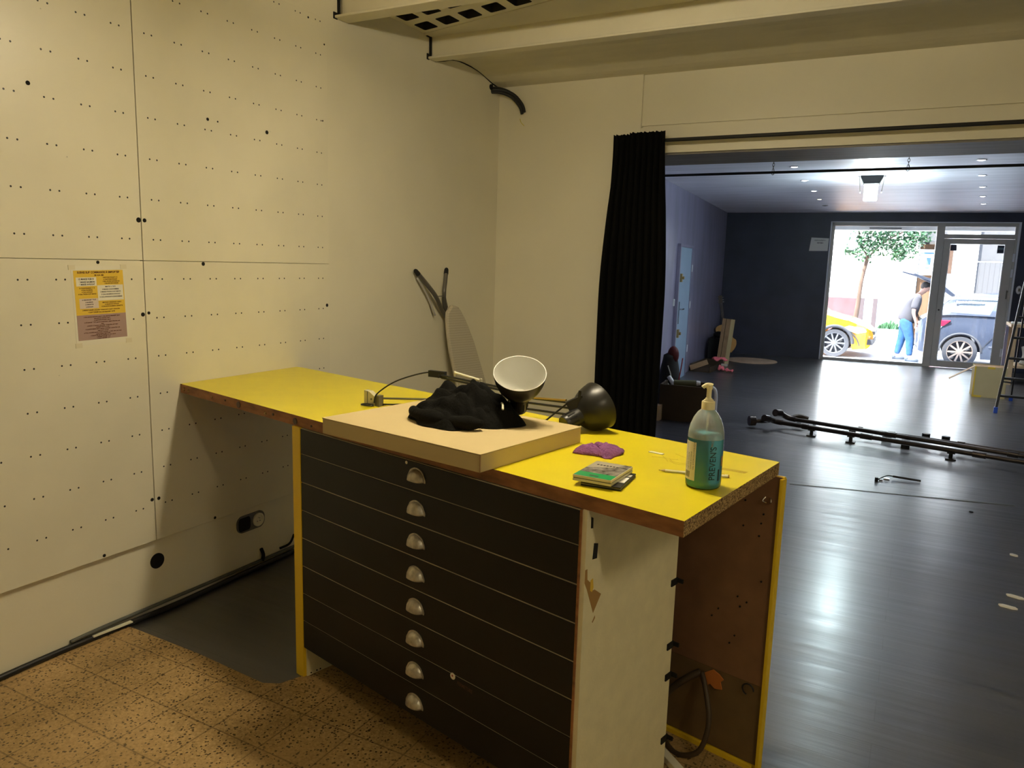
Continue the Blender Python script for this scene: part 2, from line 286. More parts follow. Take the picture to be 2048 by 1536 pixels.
# ------------------------------------------------------------------ mesh helpers
class B:
    def __init__(s): s.bm = bmesh.new(); s.mi = 0
    def _tag(s, verts):
        fs = set()
        for v in verts:
            for f in v.link_faces: fs.add(f)
        for f in fs: f.material_index = s.mi
    def box(s, lo, hi, M=None, mi=0):
        s.mi = mi
        lo = Vector(lo); hi = Vector(hi); c = (lo + hi) / 2; d = hi - lo
        r = bmesh.ops.create_cube(s.bm, size=1, matrix=Matrix.Translation(c) @ Matrix.Diagonal((d.x, d.y, d.z, 1)))
        if M is not None: bmesh.ops.transform(s.bm, matrix=M, verts=r['verts'])
        s._tag(r['verts']); return s
    def cyl(s, a, b_, r1, r2=None, seg=20, cap=True, mi=0):
        s.mi = mi
        a = Vector(a); b_ = Vector(b_); d = b_ - a; r2 = r1 if r2 is None else r2
        q = Vector((0, 0, 1)).rotation_difference(d.normalized()).to_matrix().to_4x4()
        r = bmesh.ops.create_cone(s.bm, cap_ends=cap, segments=seg, radius1=r1, radius2=r2, depth=d.length, matrix=Matrix.Translation((a + b_) / 2) @ q)
        s._tag(r['verts']); return s
    def sph(s, c, r, seg=16, sc=(1, 1, 1), mi=0):
        s.mi = mi
        x = bmesh.ops.create_uvsphere(s.bm, u_segments=seg, v_segments=max(6, seg // 2), radius=r, matrix=Matrix.Translation(Vector(c)) @ Matrix.Diagonal((sc[0], sc[1], sc[2], 1)))
        s._tag(x['verts']); return s
    def prism(s, poly, lo, hi, M=None, mi=0, mside=None, mtop=None):
        """poly in XY, extruded z lo..hi"""
        bot = [s.bm.verts.new((p[0], p[1], lo)) for p in poly]; top = [s.bm.verts.new((p[0], p[1], hi)) for p in poly]
        n = len(poly); fs = []
        fs.append(s.bm.faces.new(list(reversed(bot)))); t = s.bm.faces.new(top); fs.append(t)
        sides = [s.bm.faces.new((bot[i], bot[(i + 1) % n], top[(i + 1) % n], top[i])) for i in range(n)]
        for f in fs: f.material_index = mi
        if mtop is not None: t.material_index = mtop
        for i, f in enumerate(sides): f.material_index = mi if mside is None else mside[i]
        if M is not None: bmesh.ops.transform(s.bm, matrix=M, verts=bot + top)
        return s
    def lathe(s, prof, seg=40, M=None, mi=0, caps=(False, False)):
        rings = []
        for r, z in prof:
            rings.append([s.bm.verts.new((r * math.cos(2 * PI * k / seg), r * math.sin(2 * PI * k / seg), z)) for k in range(seg)])
        for a, b_ in zip(rings, rings[1:]):
            for k in range(seg):
                f = s.bm.faces.new((a[k], a[(k + 1) % seg], b_[(k + 1) % seg], b_[k])); f.material_index = mi
        if caps[0]: f = s.bm.faces.new(list(reversed(rings[0]))); f.material_index = mi
        if caps[1]: f = s.bm.faces.new(rings[-1]); f.material_index = mi
        if M is not None: bmesh.ops.transform(s.bm, matrix=M, verts=[v for r in rings for v in r])
        return s
    def tube(s, pts, r, seg=10, mi=0, smooth=True, closed=False, cap=True):
        P = [Vector(p) for p in pts]
        if smooth and len(P) > 2: P = catmull(P, 6)
        rad = r if callable(r) else (lambda t: r)
        rings = []; up = None
        for i, p in enumerate(P):
            d = (P[min(i + 1, len(P) - 1)] - P[max(i - 1, 0)])
            d = d.normalized() if d.length > 1e-9 else Vector((0, 0, 1))
            if up is None:
                up = Vector((0, 0, 1)) if abs(d.z) < 0.9 else Vector((1, 0, 0))
            x = d.cross(up).normalized(); y = x.cross(d).normalized(); up = y
            rr = rad(i / (len(P) - 1))
            rings.append([s.bm.verts.new(p + (x * math.cos(2 * PI * k / seg) + y * math.sin(2 * PI * k / seg)) * rr) for k in range(seg)])
        for a, b_ in zip(rings, rings[1:]):
            for k in range(seg):
                f = s.bm.faces.new((a[k], a[(k + 1) % seg], b_[(k + 1) % seg], b_[k])); f.material_index = mi
        if cap:
            s.bm.faces.new(list(reversed(rings[0]))).material_index = mi; s.bm.faces.new(rings[-1]).material_index = mi
        return s
    def grid(s, fn, nu, nv, mi=0):
        V = [[s.bm.verts.new(fn(i / nu, j / nv)) for j in range(nv + 1)] for i in range(nu + 1)]
        for i in range(nu):
            for j in range(nv):
                f = s.bm.faces.new((V[i][j], V[i + 1][j], V[i + 1][j + 1], V[i][j + 1])); f.material_index = mi
        return V
    def done(s, name, mats, parent=None, smooth=False, bevel=0, M=None, solid=0, sub=0):
        if M is not None: bmesh.ops.transform(s.bm, matrix=M, verts=s.bm.verts[:])
        bmesh.ops.recalc_face_normals(s.bm, faces=s.bm.faces[:])
        me = bpy.data.meshes.new(name); s.bm.to_mesh(me); s.bm.free()
        if not isinstance(mats, (list, tuple)): mats = [mats]
        for m in mats: me.materials.append(m)
        o = bpy.data.objects.new(name, me); C.objects.link(o)
        if smooth:
            for p in me.polygons: p.use_smooth = True
            if smooth == 'auto':
                try: me.set_sharp_from_angle(angle=math.radians(38))
                except Exception: pass
        if solid:
            md = o.modifiers.new('solid', 'SOLIDIFY'); md.thickness = solid; md.offset = 0
        if bevel:
            md = o.modifiers.new('bevel', 'BEVEL'); md.width = bevel; md.segments = 2; md.limit_method = 'ANGLE'
        if sub:
            md = o.modifiers.new('sub', 'SUBSURF'); md.levels = sub; md.render_levels = sub
        if parent is not None:
            o.parent = parent; o.matrix_parent_inverse = parent.matrix_world.inverted()
        return o
def catmull(P, n):
    out = []
    for i in range(len(P) - 1):
        p0 = P[max(i - 1, 0)]; p1 = P[i]; p2 = P[i + 1]; p3 = P[min(i + 2, len(P) - 1)]
        for k in range(n):
            t = k / n
            out.append(0.5 * ((2 * p1) + (-p0 + p2) * t + (2 * p0 - 5 * p1 + 4 * p2 - p3) * t * t + (-p0 + 3 * p1 - 3 * p2 + p3) * t ** 3))
    out.append(P[-1]); return out
def thing(name, label, cat, loc=(0, 0, 0), group=None):
    o = bpy.data.objects.new(name, None); C.objects.link(o); o.location = loc; o.empty_display_size = 0.1
    o.matrix_world = Matrix.Translation(loc)
    return tag(o, label, cat, group)
def tag(o, label, cat, group=None):
    o['label'] = label; o['category'] = cat
    if group: o['group'] = group
    return o
def struct(o): o['kind'] = 'structure'; return o
def text_mesh(txt, size, align='CENTER', bold=0.0):
    cu = bpy.data.curves.new('lettering', 'FONT'); cu.body = txt; cu.size = size; cu.align_x = align; cu.align_y = 'CENTER'; cu.offset = bold
    to = bpy.data.objects.new('lettering', cu); C.objects.link(to)
    dg = bpy.context.evaluated_depsgraph_get(); me = bpy.data.meshes.new_from_object(to.evaluated_get(dg))
    bpy.data.objects.remove(to); bpy.data.curves.remove(cu)
    return me
def obj_from(me, name, m, parent, M=None):
    me.materials.clear(); me.materials.append(m)
    if M is not None: me.transform(M)
    o = bpy.data.objects.new(name, me); C.objects.link(o)
    if parent is not None:
        o.parent = parent; o.matrix_parent_inverse = parent.matrix_world.inverted()
    return o
def join_meshes(mes):
    bm = bmesh.new()
    for me in mes: bm.from_mesh(me)
    out = bpy.data.meshes.new('lettering'); bm.to_mesh(out); bm.free(); return out

# ================================================================== SETTING
XW = -2.808          # plaster face of the left wall
XB = -2.79           # face of the perforated boards
XR = 2.6; YB = -2.6  # right and rear limits of the front room
YP = 4.92; YQ = 5.43 # front and back of the pier / header
P0 = Vector((-3.302, 14.346, 0)); EX = Vector((0.9959, 0.0905, 0)); EY = Vector((-0.0905, 0.9959, 0))
FM = Matrix(((EX.x, EY.x, 0, P0.x), (EX.y, EY.y, 0, P0.y), (0, 0, 1, 0), (0, 0, 0, 1)))
ZF = 2.58            # far ceiling
def F3(x, y, z): return FM @ Vector((x, y, z))

# floors
a = F3(-0.3, 0.2, 0); c = F3(6.5, 0.2, 0)
struct(B().prism([(-3.0, YB - 0.1), (XR + 1.2, YB - 0.1), (c.x, c.y), (a.x, a.y), (-3.0, 5.0)], -0.35, 0.0).done('floor', m_floor))
struct(B().prism([(XW, YB), (-0.29, YB), (-0.29, 2.2), (-0.62, 2.62), (-1.86, 2.62), (-1.90, 1.93), (-1.93, 1.86), (-1.985, 1.832), (-2.1, 1.838), (-2.34, 1.852), (-2.67, 1.853), (XW, 1.853)], 0.0, 0.004).done('floor', m_tile))
struct(B().prism([(-0.72, 5.715), (-0.715, 5.735), (0.70, 6.065), (0.705, 6.045)], 0.0, 0.003).done('trim_1', m_cablegrey))

# left wall with cable hole and socket recess left as dark fittings
struct(B().box((XW - 0.2, YB, -0.35), (XW, YP + 0.1, 3.2)).done('wall_left', m_wall))
struct(B().box((XW - 0.2, YB - 0.2, -0.35), (XR + 0.2, YB, 3.2)).done('wall_rear', m_wall))
struct(B().box((XR, YB, -0.35), (XR + 0.2, YQ, 3.2)).done('wall_right', m_wall))
# pier
struct(B().box((XW - 0.2, YP, 0), (-1.735, YQ, 3.2)).done('wall_pier', m_wall))
# header above the opening: upper face, lower board, lip
h = B(); h.box((-1.735, YP + 0.02, 2.465), (XR, YQ, 3.2)); h.box((-1.735, YP + 0.008, 2.30), (XR, YQ, 2.451)); h.box((-1.735, YP + 0.034, 2.44), (XR, YQ, 2.47)); h.box((-1.735, YP + 0.02, 2.284), (XR, YQ, 2.30))
h.box((-1.735, YP - 0.006, 2.284), (XR, YP + 0.02, 2.302));
struct(h.done('wall_header', m_wall))
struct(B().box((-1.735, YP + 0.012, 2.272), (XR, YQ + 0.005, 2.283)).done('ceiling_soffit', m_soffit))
# roof slab over everything (keeps daylight out)
struct(B().box((-4.4, YB - 0.3, 3.2), (8, 15.6, 3.5)).done('ceiling_slab', m_ceil))
# first bay ceiling
struct(B().box((XW, YB, 3.08), (XR, 3.23, 3.2)).done('ceiling', m_ceil))
# cavity over the grille
struct(B().box((XW, 3.22, 3.06), (XR, 4.07, 3.2)).done('ceiling_cavity', m_void))
# shallow vault between second beam and pier
prof = [(4.06, 2.776), (4.12, 2.782), (4.2, 2.803), (4.29, 2.829), (4.4, 2.842), (4.517, 2.841), (4.62, 2.832), (4.711, 2.815), (4.80, 2.795), (4.86, 2.788), (YP + 0.03, 2.784)]
v = B(); poly = [(p[0], p[1]) for p in prof] + [(YP + 0.03, 3.2), (4.06, 3.2)]
v.prism(poly, XW, XR, M=Matrix(((0, 0, 1, 0), (1, 0, 0, 0), (0, 1, 0, 0), (0, 0, 0, 1))))
struct(v.done('ceiling_vault', m_ceil))
# crack line where the vault meets the wall
cr_pts = [(XW + 0.003, 4.10, 2.774), (XW + 0.003, 4.20, 2.798), (XW + 0.003, 4.29, 2.826), (XW + 0.003, 4.4, 2.839), (XW + 0.003, 4.517, 2.838), (XW + 0.003, 4.62, 2.829), (XW + 0.003, 4.711, 2.812), (XW + 0.003, 4.82, 2.79), (XW + 0.004, 4.915, 2.78)]
struct(B().tube(cr_pts, lambda t: 0.0045 - 0.0025 * abs(math.sin(t * 7)), seg=6).done('trim_2', m_blackmatte))
# steel beams
def beam(y0, y1, yw0, yw1, zf, ztop, n):
    b = B(); b.box((XW + 0.004, y0, zf), (XR, y1, zf + 0.013)); b.box((XW + 0.012, yw0, zf + 0.012), (XR, yw1, ztop))
    o = struct(b.done('beam_%d' % n, m_beam, bevel=0.003)); return o
beam(3.179, 3.285, 3.225, 3.237, 2.772, 3.09, 1)
beam(4.017, 4.10, 4.045, 4.062, 2.770, 2.93, 2)
# black gaps where the beams enter the wall
g = B()
g.box((XW + 0.001, 3.203, 2.786), (XW + 0.013, 3.216, 3.08)); g.box((XW + 0.001, 3.172, 2.768), (XW + 0.006, 3.20, 2.80))
g.box((XW + 0.001, 4.034, 2.786), (XW + 0.014, 4.044, 2.905)); g.box((XW + 0.001, 4.008, 2.766), (XW + 0.007, 4.03, 2.80)); g.box((XW + 0.001, 4.0, 2.896), (XW + 0.012, 4.04, 2.904))
struct(g.done('trim_3', m_blackmatte))

# perforated grille panel between the beams
gb = B()
a = Vector((0.175, -0.040, 0)); c2 = Vector((0, 0.187, 0)); zg = 2.905; th = 0.05
def rr(hx, hy, r, n=3):
    out = []
    for sx, sy, a0 in ((1, 1, 0), (-1, 1, 90), (-1, -1, 180), (1, -1, 270)):
        for k in range(n + 1):
            t = math.radians(a0 + 90 * k / n); out.append((sx * (hx - r) + r * math.cos(t), sy * (hy - r) + r * math.sin(t)))
    return out
ring = rr(0.33, 0.315, 0.075)
outer = []
for (p, q) in ring:
    m_ = max(abs(p), abs(q)); outer.append((p / m_ * 0.5, q / m_ * 0.5))
# make exact cell corners
nring = len(ring)
for i in range(-1, 18):
    for j in range(0, 7):
        cc = Vector((-2.707, 3.856, 0)) + a * i - c2 * j
        if not (3.1 < cc.y < 4.2): continue
        vi = [gb.bm.verts.new((cc + a * p + c2 * q) + Vector((0, 0, zg))) for p, q in ring]
        vu = [gb.bm.verts.new((cc + a * p + c2 * q) + Vector((0, 0, zg + th))) for p, q in ring]
        co = [gb.bm.verts.new((cc + a * p + c2 * q) + Vector((0, 0, zg))) for p, q in ((.5, .5), (-.5, .5), (-.5, -.5), (.5, -.5))]
        for k in range(nring):
            gb.bm.faces.new((vi[k], vi[(k + 1) % nring], vu[(k + 1) % nring], vu[k])).material_index = 1
        for qd in range(4):
            seg = [vi[(qd * 4 + t) % nring] for t in range(4)]
            for t in range(3): gb.bm.faces.new((co[qd], seg[t], seg[t + 1]))
            gb.bm.faces.new((co[qd], seg[3], vi[((qd + 1) * 4) % nring], co[(qd + 1) % 4]))
for pc, pn in (((0, 3.237, 0), (0, -1, 0)), ((0, 4.045, 0), (0, 1, 0)), ((XW + 0.002, 0, 0), (-1, 0, 0))):
    bmesh.ops.bisect_plane(gb.bm, geom=gb.bm.verts[:] + gb.bm.edges[:] + gb.bm.faces[:], plane_co=pc, plane_no=pn, clear_outer=True)
gr = gb.done('ceiling_grille', [m_grille, m_void])
tag(gr, 'cream ceiling grille of rounded square holes between two steel beams', 'ceiling grille')
plb = B().prism([(XW + 0.003, 3.972), (0.41, 3.237), (XR, 3.237), (XR, 4.045), (XW + 0.003, 4.045)], 2.900, 2.93)
struct(plb.done('ceiling_plaster', m_ceil))

# far room shell
def fbox(lo, hi): return B().box(lo, hi, M=FM)
struct(fbox((-0.2, -9.05, -0.35), (0.0, 0.25, 3.2)).done('wall_far_left', m_lilac))
struct(fbox((6.3, -9.6, -0.35), (6.5, 0.25, 3.2)).done('wall_far_right', m_navy))
w = B(); w.box((-0.2, 0, 0), (1.78, 0.25, 3.2), M=FM); w.box((4.60, 0, 0), (6.5, 0.25, 3.2), M=FM); w.box((1.78, 0, 2.43), (4.60, 0.25, 3.2), M=FM)
struct(w.done('wall_far', m_navy))
struct(B().prism([(-3.6, YQ), (XR + 3, YQ), (F3(6.5, .2, 0).x, F3(6.5, .2, 0).y), (F3(-.2, .2, 0).x, F3(-.2, .2, 0).y)], ZF, ZF + 0.08).done('ceiling_far', m_farceil))
struct(B().box((XR + 0.0, YQ - 0.1, -0.35), (8, YQ, 3.2)).done('wall_far_rear', m_navy))
struct(B().box((-3.4, YQ - 0.1, -0.35), (-1.75, YQ + 0.01, 2.9)).done('wall_far_rear', m_navy))
# outer facade above the shop, for shade on the pavement
struct(B().box((-8, 0.0, 2.9), (9, 0.25, 6.5), M=FM).done('wall_outside', m_greyhouse))

# shop window (fixed pane), transom and glazed door
win = thing('window_1', '', ''); del win['label']; del win['category']; struct(win)
fr = B()
for lo, hi in (((1.80, 0.04, 0.0), (1.85, 0.11, 2.42)), ((1.80, 0.04, 2.36), (3.45, 0.11, 2.42)), ((1.80, 0.04, 0.0), (3.45, 0.11, 0.045))):
    fr.box(lo, hi, M=FM)
fr.done('window_frame', m_alu, win, bevel=0.004)
B().box((1.85, 0.07, 0.045), (3.45, 0.082, 2.36), M=FM).done('window_pane', m_pane, win)
rv = B(); rv.box((1.778, -0.004, 0.0), (1.80, 0.25, 2.43), M=FM); rv.box((4.585, -0.004, 0.0), (4.612, 0.25, 2.43), M=FM); rv.box((1.778, -0.004, 2.418), (4.612, 0.25, 2.432), M=FM)
rv.done('window_reveal', m_whitepvc, win)
B().box((3.43, 0.02, 0.0), (3.545, 0.12, 2.42), M=FM).done('mullion', m_alu, win, bevel=0.004)
tf = B()
for lo, hi in (((3.545, 0.04, 2.36), (4.585, 0.11, 2.42)), ((3.545, 0.04, 2.165), (4.585, 0.11, 2.235)), ((4.545, 0.04, 2.235), (4.585, 0.11, 2.36)), ((4.555, 0.03, 0), (4.585, 0.11, 2.2))):
    tf.box(lo, hi, M=FM)
tf.done('transom_frame', m_alu, win, bevel=0.003)
B().box((3.545, 0.07, 2.235), (4.545, 0.08, 2.36), M=FM).done('transom_pane', m_pane, win)
# black bar and cables across the head of the window
hb = B(); hb.box((2.40, 0.125, 2.318), (2.90, 0.145, 2.338), M=FM); hb.done('header_bar', m_black, win)
wc = B(); wc.tube([F3(2.0, 0.1, 2.405), F3(2.3, 0.13, 2.38), F3(2.62, 0.12, 2.40), F3(2.9, 0.12, 2.375), F3(3.2, 0.12, 2.40)], 0.005, seg=6)
wc.done('header_cable', m_blackmatte, win)
dr = thing('door_1', '', ''); del dr['label']; del dr['category']; struct(dr)
lf = B()
for lo, hi in (((3.548, 0.02, 0.012), (3.64, 0.085, 2.16)), ((4.43, 0.02, 0.012), (4.553, 0.085, 2.16)), ((3.64, 0.02, 2.075), (4.43, 0.085, 2.16)), ((3.64, 0.02, 0.012), (4.43, 0.085, 0.115))):
    lf.box(lo, hi, M=FM)
lf.done('door_leaf', m_alu, dr, bevel=0.004)
B().box((3.64, 0.05, 0.115), (4.43, 0.06, 2.075), M=FM).done('door_pane', m_pane, dr)
gk = B()
for lo, hi in (((3.64, 0.012, 0.115), (3.648, 0.02, 2.075)), ((4.42, 0.012, 0.115), (4.43, 0.02, 2.075)), ((3.64, 0.012, 0.115), (4.43, 0.02, 0.125))): gk.box(lo, hi, M=FM)
gk.done('glazing_bead', m_whitepvc, dr)
B().box((3.655, 0.044, 1.965), (3.745, 0.049, 2.065), M=FM).done('sticker', m_sticker, dr)
st = B(); st.box((4.325, 0.044, 1.935), (4.42, 0.049, 2.06), M=FM); st.done('sticker', m_sticker, dr)
B().box((4.335, 0.041, 1.99), (4.41, 0.0435, 2.03), M=FM).done('sticker', m_stickerb, dr)
B().cyl(F3(3.585, 0.005, 0.975), F3(3.585, 0.02, 0.975), 0.014).done('door_lock', m_black, dr)
hd = B(); hd.box((4.52, -0.02, 1.20), (4.532, 0.02, 1.34), M=FM); hd.box((4.515, -0.03, 1.31), (4.54, -0.015, 1.33), M=FM); hd.done('door_handle', m_steelgrey, dr)
for z in (0.25, 1.55, 1.80): B().box((4.545, -0.004, z), (4.575, 0.02, z + 0.13), M=FM).done('door_hinge', m_whitepvc, dr)

# blue door in the far left wall
bd = thing('door_2', '', ''); del bd['label']; del bd['category']; struct(bd)
B().box((0.001, -4.40, 0.0), (0.035, -3.57, 1.83), M=FM).done('door_leaf', m_bluedoor, bd, bevel=0.004)
f2 = B(); f2.box((0.001, -3.57, 0), (0.045, -3.52, 1.86), M=FM); f2.box((0.001, -4.45, 0), (0.045, -4.40, 1.86), M=FM); f2.box((0.001, -4.45, 1.83), (0.045, -3.52, 1.87), M=FM)
f2.done('door_frame', m_lilac, bd, bevel=0.003)
for z in (1.42, 0.67):
    k = B(); k.box((0.035, -4.34, z - 0.055), (0.06, -4.27, z + 0.055), M=FM); k.cyl(F3(0.06, -4.30, z), F3(0.085, -4.30, z), 0.02); k.done('door_lock', m_brass, bd)
k = B(); k.box((0.035, -4.335, 0.80), (0.045, -4.30, 1.10), M=FM); k.cyl(F3(0.045, -4.32, 1.0), F3(0.09, -4.32, 1.0), 0.01); k.cyl(F3(0.085, -4.32, 1.0), F3(0.085, -4.20, 1.0), 0.009); k.done('door_handle', m_chrome, bd)
for z in (0.35, 0.98, 1.5): B().cyl(F3(0.045, -3.545, z), F3(0.045, -3.545, z + 0.10), 0.012).done('door_hinge', m_whitepvc, bd)
# light switch beside the blue door, ghost hatch
sw = B(); sw.box((0.0, -4.56, 1.05), (0.014, -4.48, 1.14), M=FM); sw.box((0.014, -4.535, 1.07), (0.018, -4.505, 1.12), M=FM)
tag(sw.done('light_switch', m_whitepvc), 'white light switch on the violet wall next to the blue door', 'switch')

# ------------------------------------------------------------------ wall boards
def board(lo, hi, m, label):
    o = B().box((XW, lo[0], lo[1]), (XB, hi[0], hi[1])).done('perforated_board', m, bevel=0.0015)
    return tag(o, label, 'wall board', 'perforated wall boards')
bUL = board((0.914, 1.5185), (2.0068, 2.735), m_pegL, 'cream perforated board left of the long vertical joint, above the menu sheet')
bLL = board((0.914, 0.33), (2.0068, 1.5165), m_pegL, 'cream perforated board at far left that the yellow and mauve menu is taped to')
bUR = board((2.0102, 1.5185), (3.104, 2.742), m_pegR, 'cream perforated board right of the long joint, above head height under the steel beam')
bLR = board((2.0102, 0.33), (3.104, 1.5165), m_pegR, 'cream perforated board that the left end of the yellow worktop meets')
def holes(parent, pts, r=0.0075):
    b = B()
    for i, (y, z) in enumerate(pts):
        rr_ = r * (0.85 + 0.4 * ((i * 37 % 10) / 10))
        b.cyl((XB - 0.002, y, z), (XB + 0.0012, y, z), rr_, seg=14)
    o = b.done('bolt_holes', m_blackmatte, parent); o['kind'] = 'stuff'
holes(bUL, [(1.599, 2.117), (1.9965, 1.678)], 0.009)
holes(bUR, [(2.35, 2.126), (2.687, 2.125), (2.023, 1.678)], 0.008)
holes(bUR, [(2.403, 2.125), (2.972, 2.714), (3.084, 2.616), (3.067, 2.242)], 0.0045)
holes(bLL, [(1.815, 1.508), (1.9955, 1.30), (1.996, 0.514), (1.771, 0.341)], 0.0075)
holes(bLR, [(2.0225, 1.305), (2.3, 1.508), (2.028, 0.512), (2.315, 0.341), (3.085, 1.3)], 0.0075)
# long dark joint between boards
B().box((XW - 0.001, 2.0066, 0.33), (XW + 0.0125, 2.0104, 2.735)).done('board_joint', m_blackmatte, bUR)

# cable exit hole, double socket, floor-level cables on the left wall
hc = B(); hc.cyl((XW - 0.01, 2.019, 0.229), (XW + 0.002, 2.019, 0.229), 0.034, seg=28)
tag(hc.done('cable_hole', m_blackmatte), 'round black hole low in the left wall below the boards', 'wall hole')
so = thing('wall_socket', 'half-fitted double wall socket under the worktop, one dark empty box and one round outlet', 'socket', (XW, 2.54, 0.255))
def ovalM(x): return Matrix(((0, 0, 1, x), (1, 0, 0, 2.54), (0, 1, 0, 0.252), (0, 0, 0, 1)))
op = rr(0.088, 0.043, 0.036, 6)
B().prism(op, 0, 0.006, M=ovalM(XW)).done('cover_plate', m_steelgrey, so, bevel=0.001)
B().prism([(x * 0.42 - 0.042, y * 0.78) for x, y in rr(0.088, 0.043, 0.03, 6)], 0.004, 0.0075, M=ovalM(XW)).done('empty_box', m_blackmatte, so)
ot = B(); ot.lathe([(0.033, 0), (0.034, 0.008), (0.028, 0.010), (0.024, 0.003), (0.0, 0.003)], 28, M=ovalM(XW) @ Matrix.Translation((0.043, 0, 0.006))); ot.done('outlet', m_ivory, so, smooth='auto')
pn = B(); pn.cyl((XW + 0.008, 2.583, 0.262), (XW + 0.02, 2.583, 0.262), 0.003); pn.cyl((XW + 0.008, 2.575, 0.245), (XW + 0.012, 2.575, 0.245), 0.003); pn.cyl((XW + 0.008, 2.592, 0.245), (XW + 0.012, 2.592, 0.245), 0.003)
pn.done('outlet_pins', m_chrome, so)
cb = B()
cb.tube([(XW + 0.012, 0.6, 0.016), (XW + 0.015, 1.2, 0.016), (XW + 0.012, 1.55, 0.016), (XW + 0.02, 1.8, 0.014), (XW + 0.03, 2.1, 0.012), (XW + 0.02, 2.5, 0.012), (XW + 0.014, 2.95, 0.012), (XW + 0.013, 3.6, 0.012)], 0.012, seg=8)
tag(cb.done('floor_cable', m_black, smooth=True), 'thick black cable lying along the foot of the left wall', 'cable')
cb = B()
cb.tube([(XW + 0.009, 1.62, 0.034), (XW + 0.010, 1.75, 0.038), (XW + 0.009, 1.95, 0.036), (XW + 0.009, 2.4, 0.034), (XW + 0.009, 3.3, 0.034)], 0.008, seg=8)
tag(cb.done('floor_conduit', m_cablegrey, smooth=True), 'thin grey conduit running above the black cable at the left wall foot', 'conduit')
wp = B(); wp.prism([(XW + 0.02, 1.70), (XW + 0.03, 1.70), (XW + 0.046, 1.86), (XW + 0.028, 1.86)], 0.022, 0.028)
tag(wp.done('trunking_offcut', m_ivory), 'small cream trunking offcut on the cable at the wall foot', 'offcut')
tg = B(); tg.tube([(XW + 0.012, 2.60, 0.03), (XW + 0.014, 2.605, 0.06), (XW + 0.011, 2.595, 0.095)], 0.009, seg=8)
tag(tg.done('cable_stub', m_blackmatte, smooth=True), 'short upright black cable stub at the floor edge below the socket', 'cable')
tg = B(); tg.tube([(XW + 0.01, 2.72, 0.055), (XW + 0.03, 2.77, 0.07), (XW + 0.012, 2.82, 0.10)], 0.006, seg=6)
tag(tg.done('cable_stub', m_blackmatte, smooth=True), 'slanting black cable stub at the wall foot close to the yellow chest side', 'cable')

# conduit bundle coming through the wall corner
cs = thing('conduit_bundle', 'bundle of black corrugated conduits bending out of the wall in the corner near the vault', 'conduit', (-2.7, 4.85, 2.7))
for k, (dx, dz, l) in enumerate(((0, 0, 1.0), (0.018, 0.012, 0.9), (-0.004, 0.024, 1.06))):
    pts = [(XW - 0.02 + dx, 4.80, 2.735 + dz), (XW + 0.05 + dx, 4.835, 2.735 + dz), (XW + 0.125 + dx, 4.87, 2.705 + dz), (XW + 0.185 + dx, 4.885, 2.64 + dz), (XW + 0.205 + dx * l, 4.888, 2.588 + dz * l)]
    q = B(); q.tube(pts, lambda t: 0.0125 + 0.0012 * math.sin(t * 150), seg=10); q.done('conduit', m_black, cs, smooth=True)
st_ = B(); st_.cyl((XW - 0.01, 4.79, 2.765), (XW + 0.012, 4.80, 2.765), 0.02, seg=16); st_.done('cut_end', m_blackmatte, cs)
wr = B(); wr.tube([(XW + 0.18, 4.905, 2.56), (XW + 0.19, 4.902, 2.535), (XW + 0.215, 4.905, 2.51)], 0.002, seg=5); wr.done('loose_wire', m_yellow, cs)

# ------------------------------------------------------------------ menu sheet taped on the board
mn = thing('menu_sheet', 'menu sheet printed in yellow and mauve blocks taped to the perforated board', 'menu', (XB, 1.82, 1.345))
MM = Matrix(((0, 0, 1, XB + 0.0008), (1, 0, 0, 1.818), (0, 1, 0, 1.344), (0, 0, 0, 1))) @ Matrix.Rotation(math.radians(1.2), 4, 'Z')
B().box((-0.108, -0.150, 0), (0.108, 0.150, 0.0004), M=MM).done('paper', m_pwhite, mn)
B().box((-0.100, -0.034, 0.0004), (0.100, 0.134, 0.0008), M=MM).done('printed_block', m_pyellow, mn)
B().box((-0.100, -0.130, 0.0004), (0.100, -0.034, 0.0008), M=MM).done('printed_block', m_ppink, mn)
for lo, hi, mt in (((-0.092, 0.075), (-0.012, 0.108), m_pwhite), ((-0.010, 0.018), (0.096, 0.077), m_pwhite), ((-0.085, -0.010), (-0.010, 0.028), m_ppale)):
    B().box((lo[0], lo[1], 0.0008), (hi[0], hi[1], 0.0011), M=MM).done('printed_block', mt, mn)
for x, y in ((-0.104, 0.146), (0.104, 0.146), (-0.10, -0.148), (0.106, -0.146)):
    B().box((x - 0.013, y - 0.009, -0.0004), (x + 0.013, y + 0.009, 0.0014), M=MM).done('sticky_tape', m_tape, mn)
def lines(rows, m, bold=0.0002):
    mes = []
    for t, x, y, s_, wmax in rows:
        me = text_mesh(t, s_, bold=bold)
        xs = [v.co.x for v in me.vertices]
        if xs:
            wd = max(xs) - min(xs)
            if wd > wmax: me.transform(Matrix.Diagonal((wmax / wd, 1, 1, 1)))
        me.transform(MM @ Matrix.Translation((x, y, 0.0013))); mes.append(me)
    return obj_from(join_meshes(mes), 'lettering', m, mn)
lines([('SUSHIS SUR COMMANDE À EMPORTER', 0.0, 0.126, 0.0105, 0.172), ('DE 10 À 18H', 0.0, 0.115, 0.007, 0.05)], m_ink, 0.0004)
lines([('12 MAKIS 9.50 €', -0.053, 0.101, 0.0088, 0.072), ('6 MAKIS SAUMON', -0.05, 0.090, 0.0078, 0.07), ('6 MAKIS AVOCAT', -0.05, 0.081, 0.0078, 0.066)], m_inkblack, 0.0003)
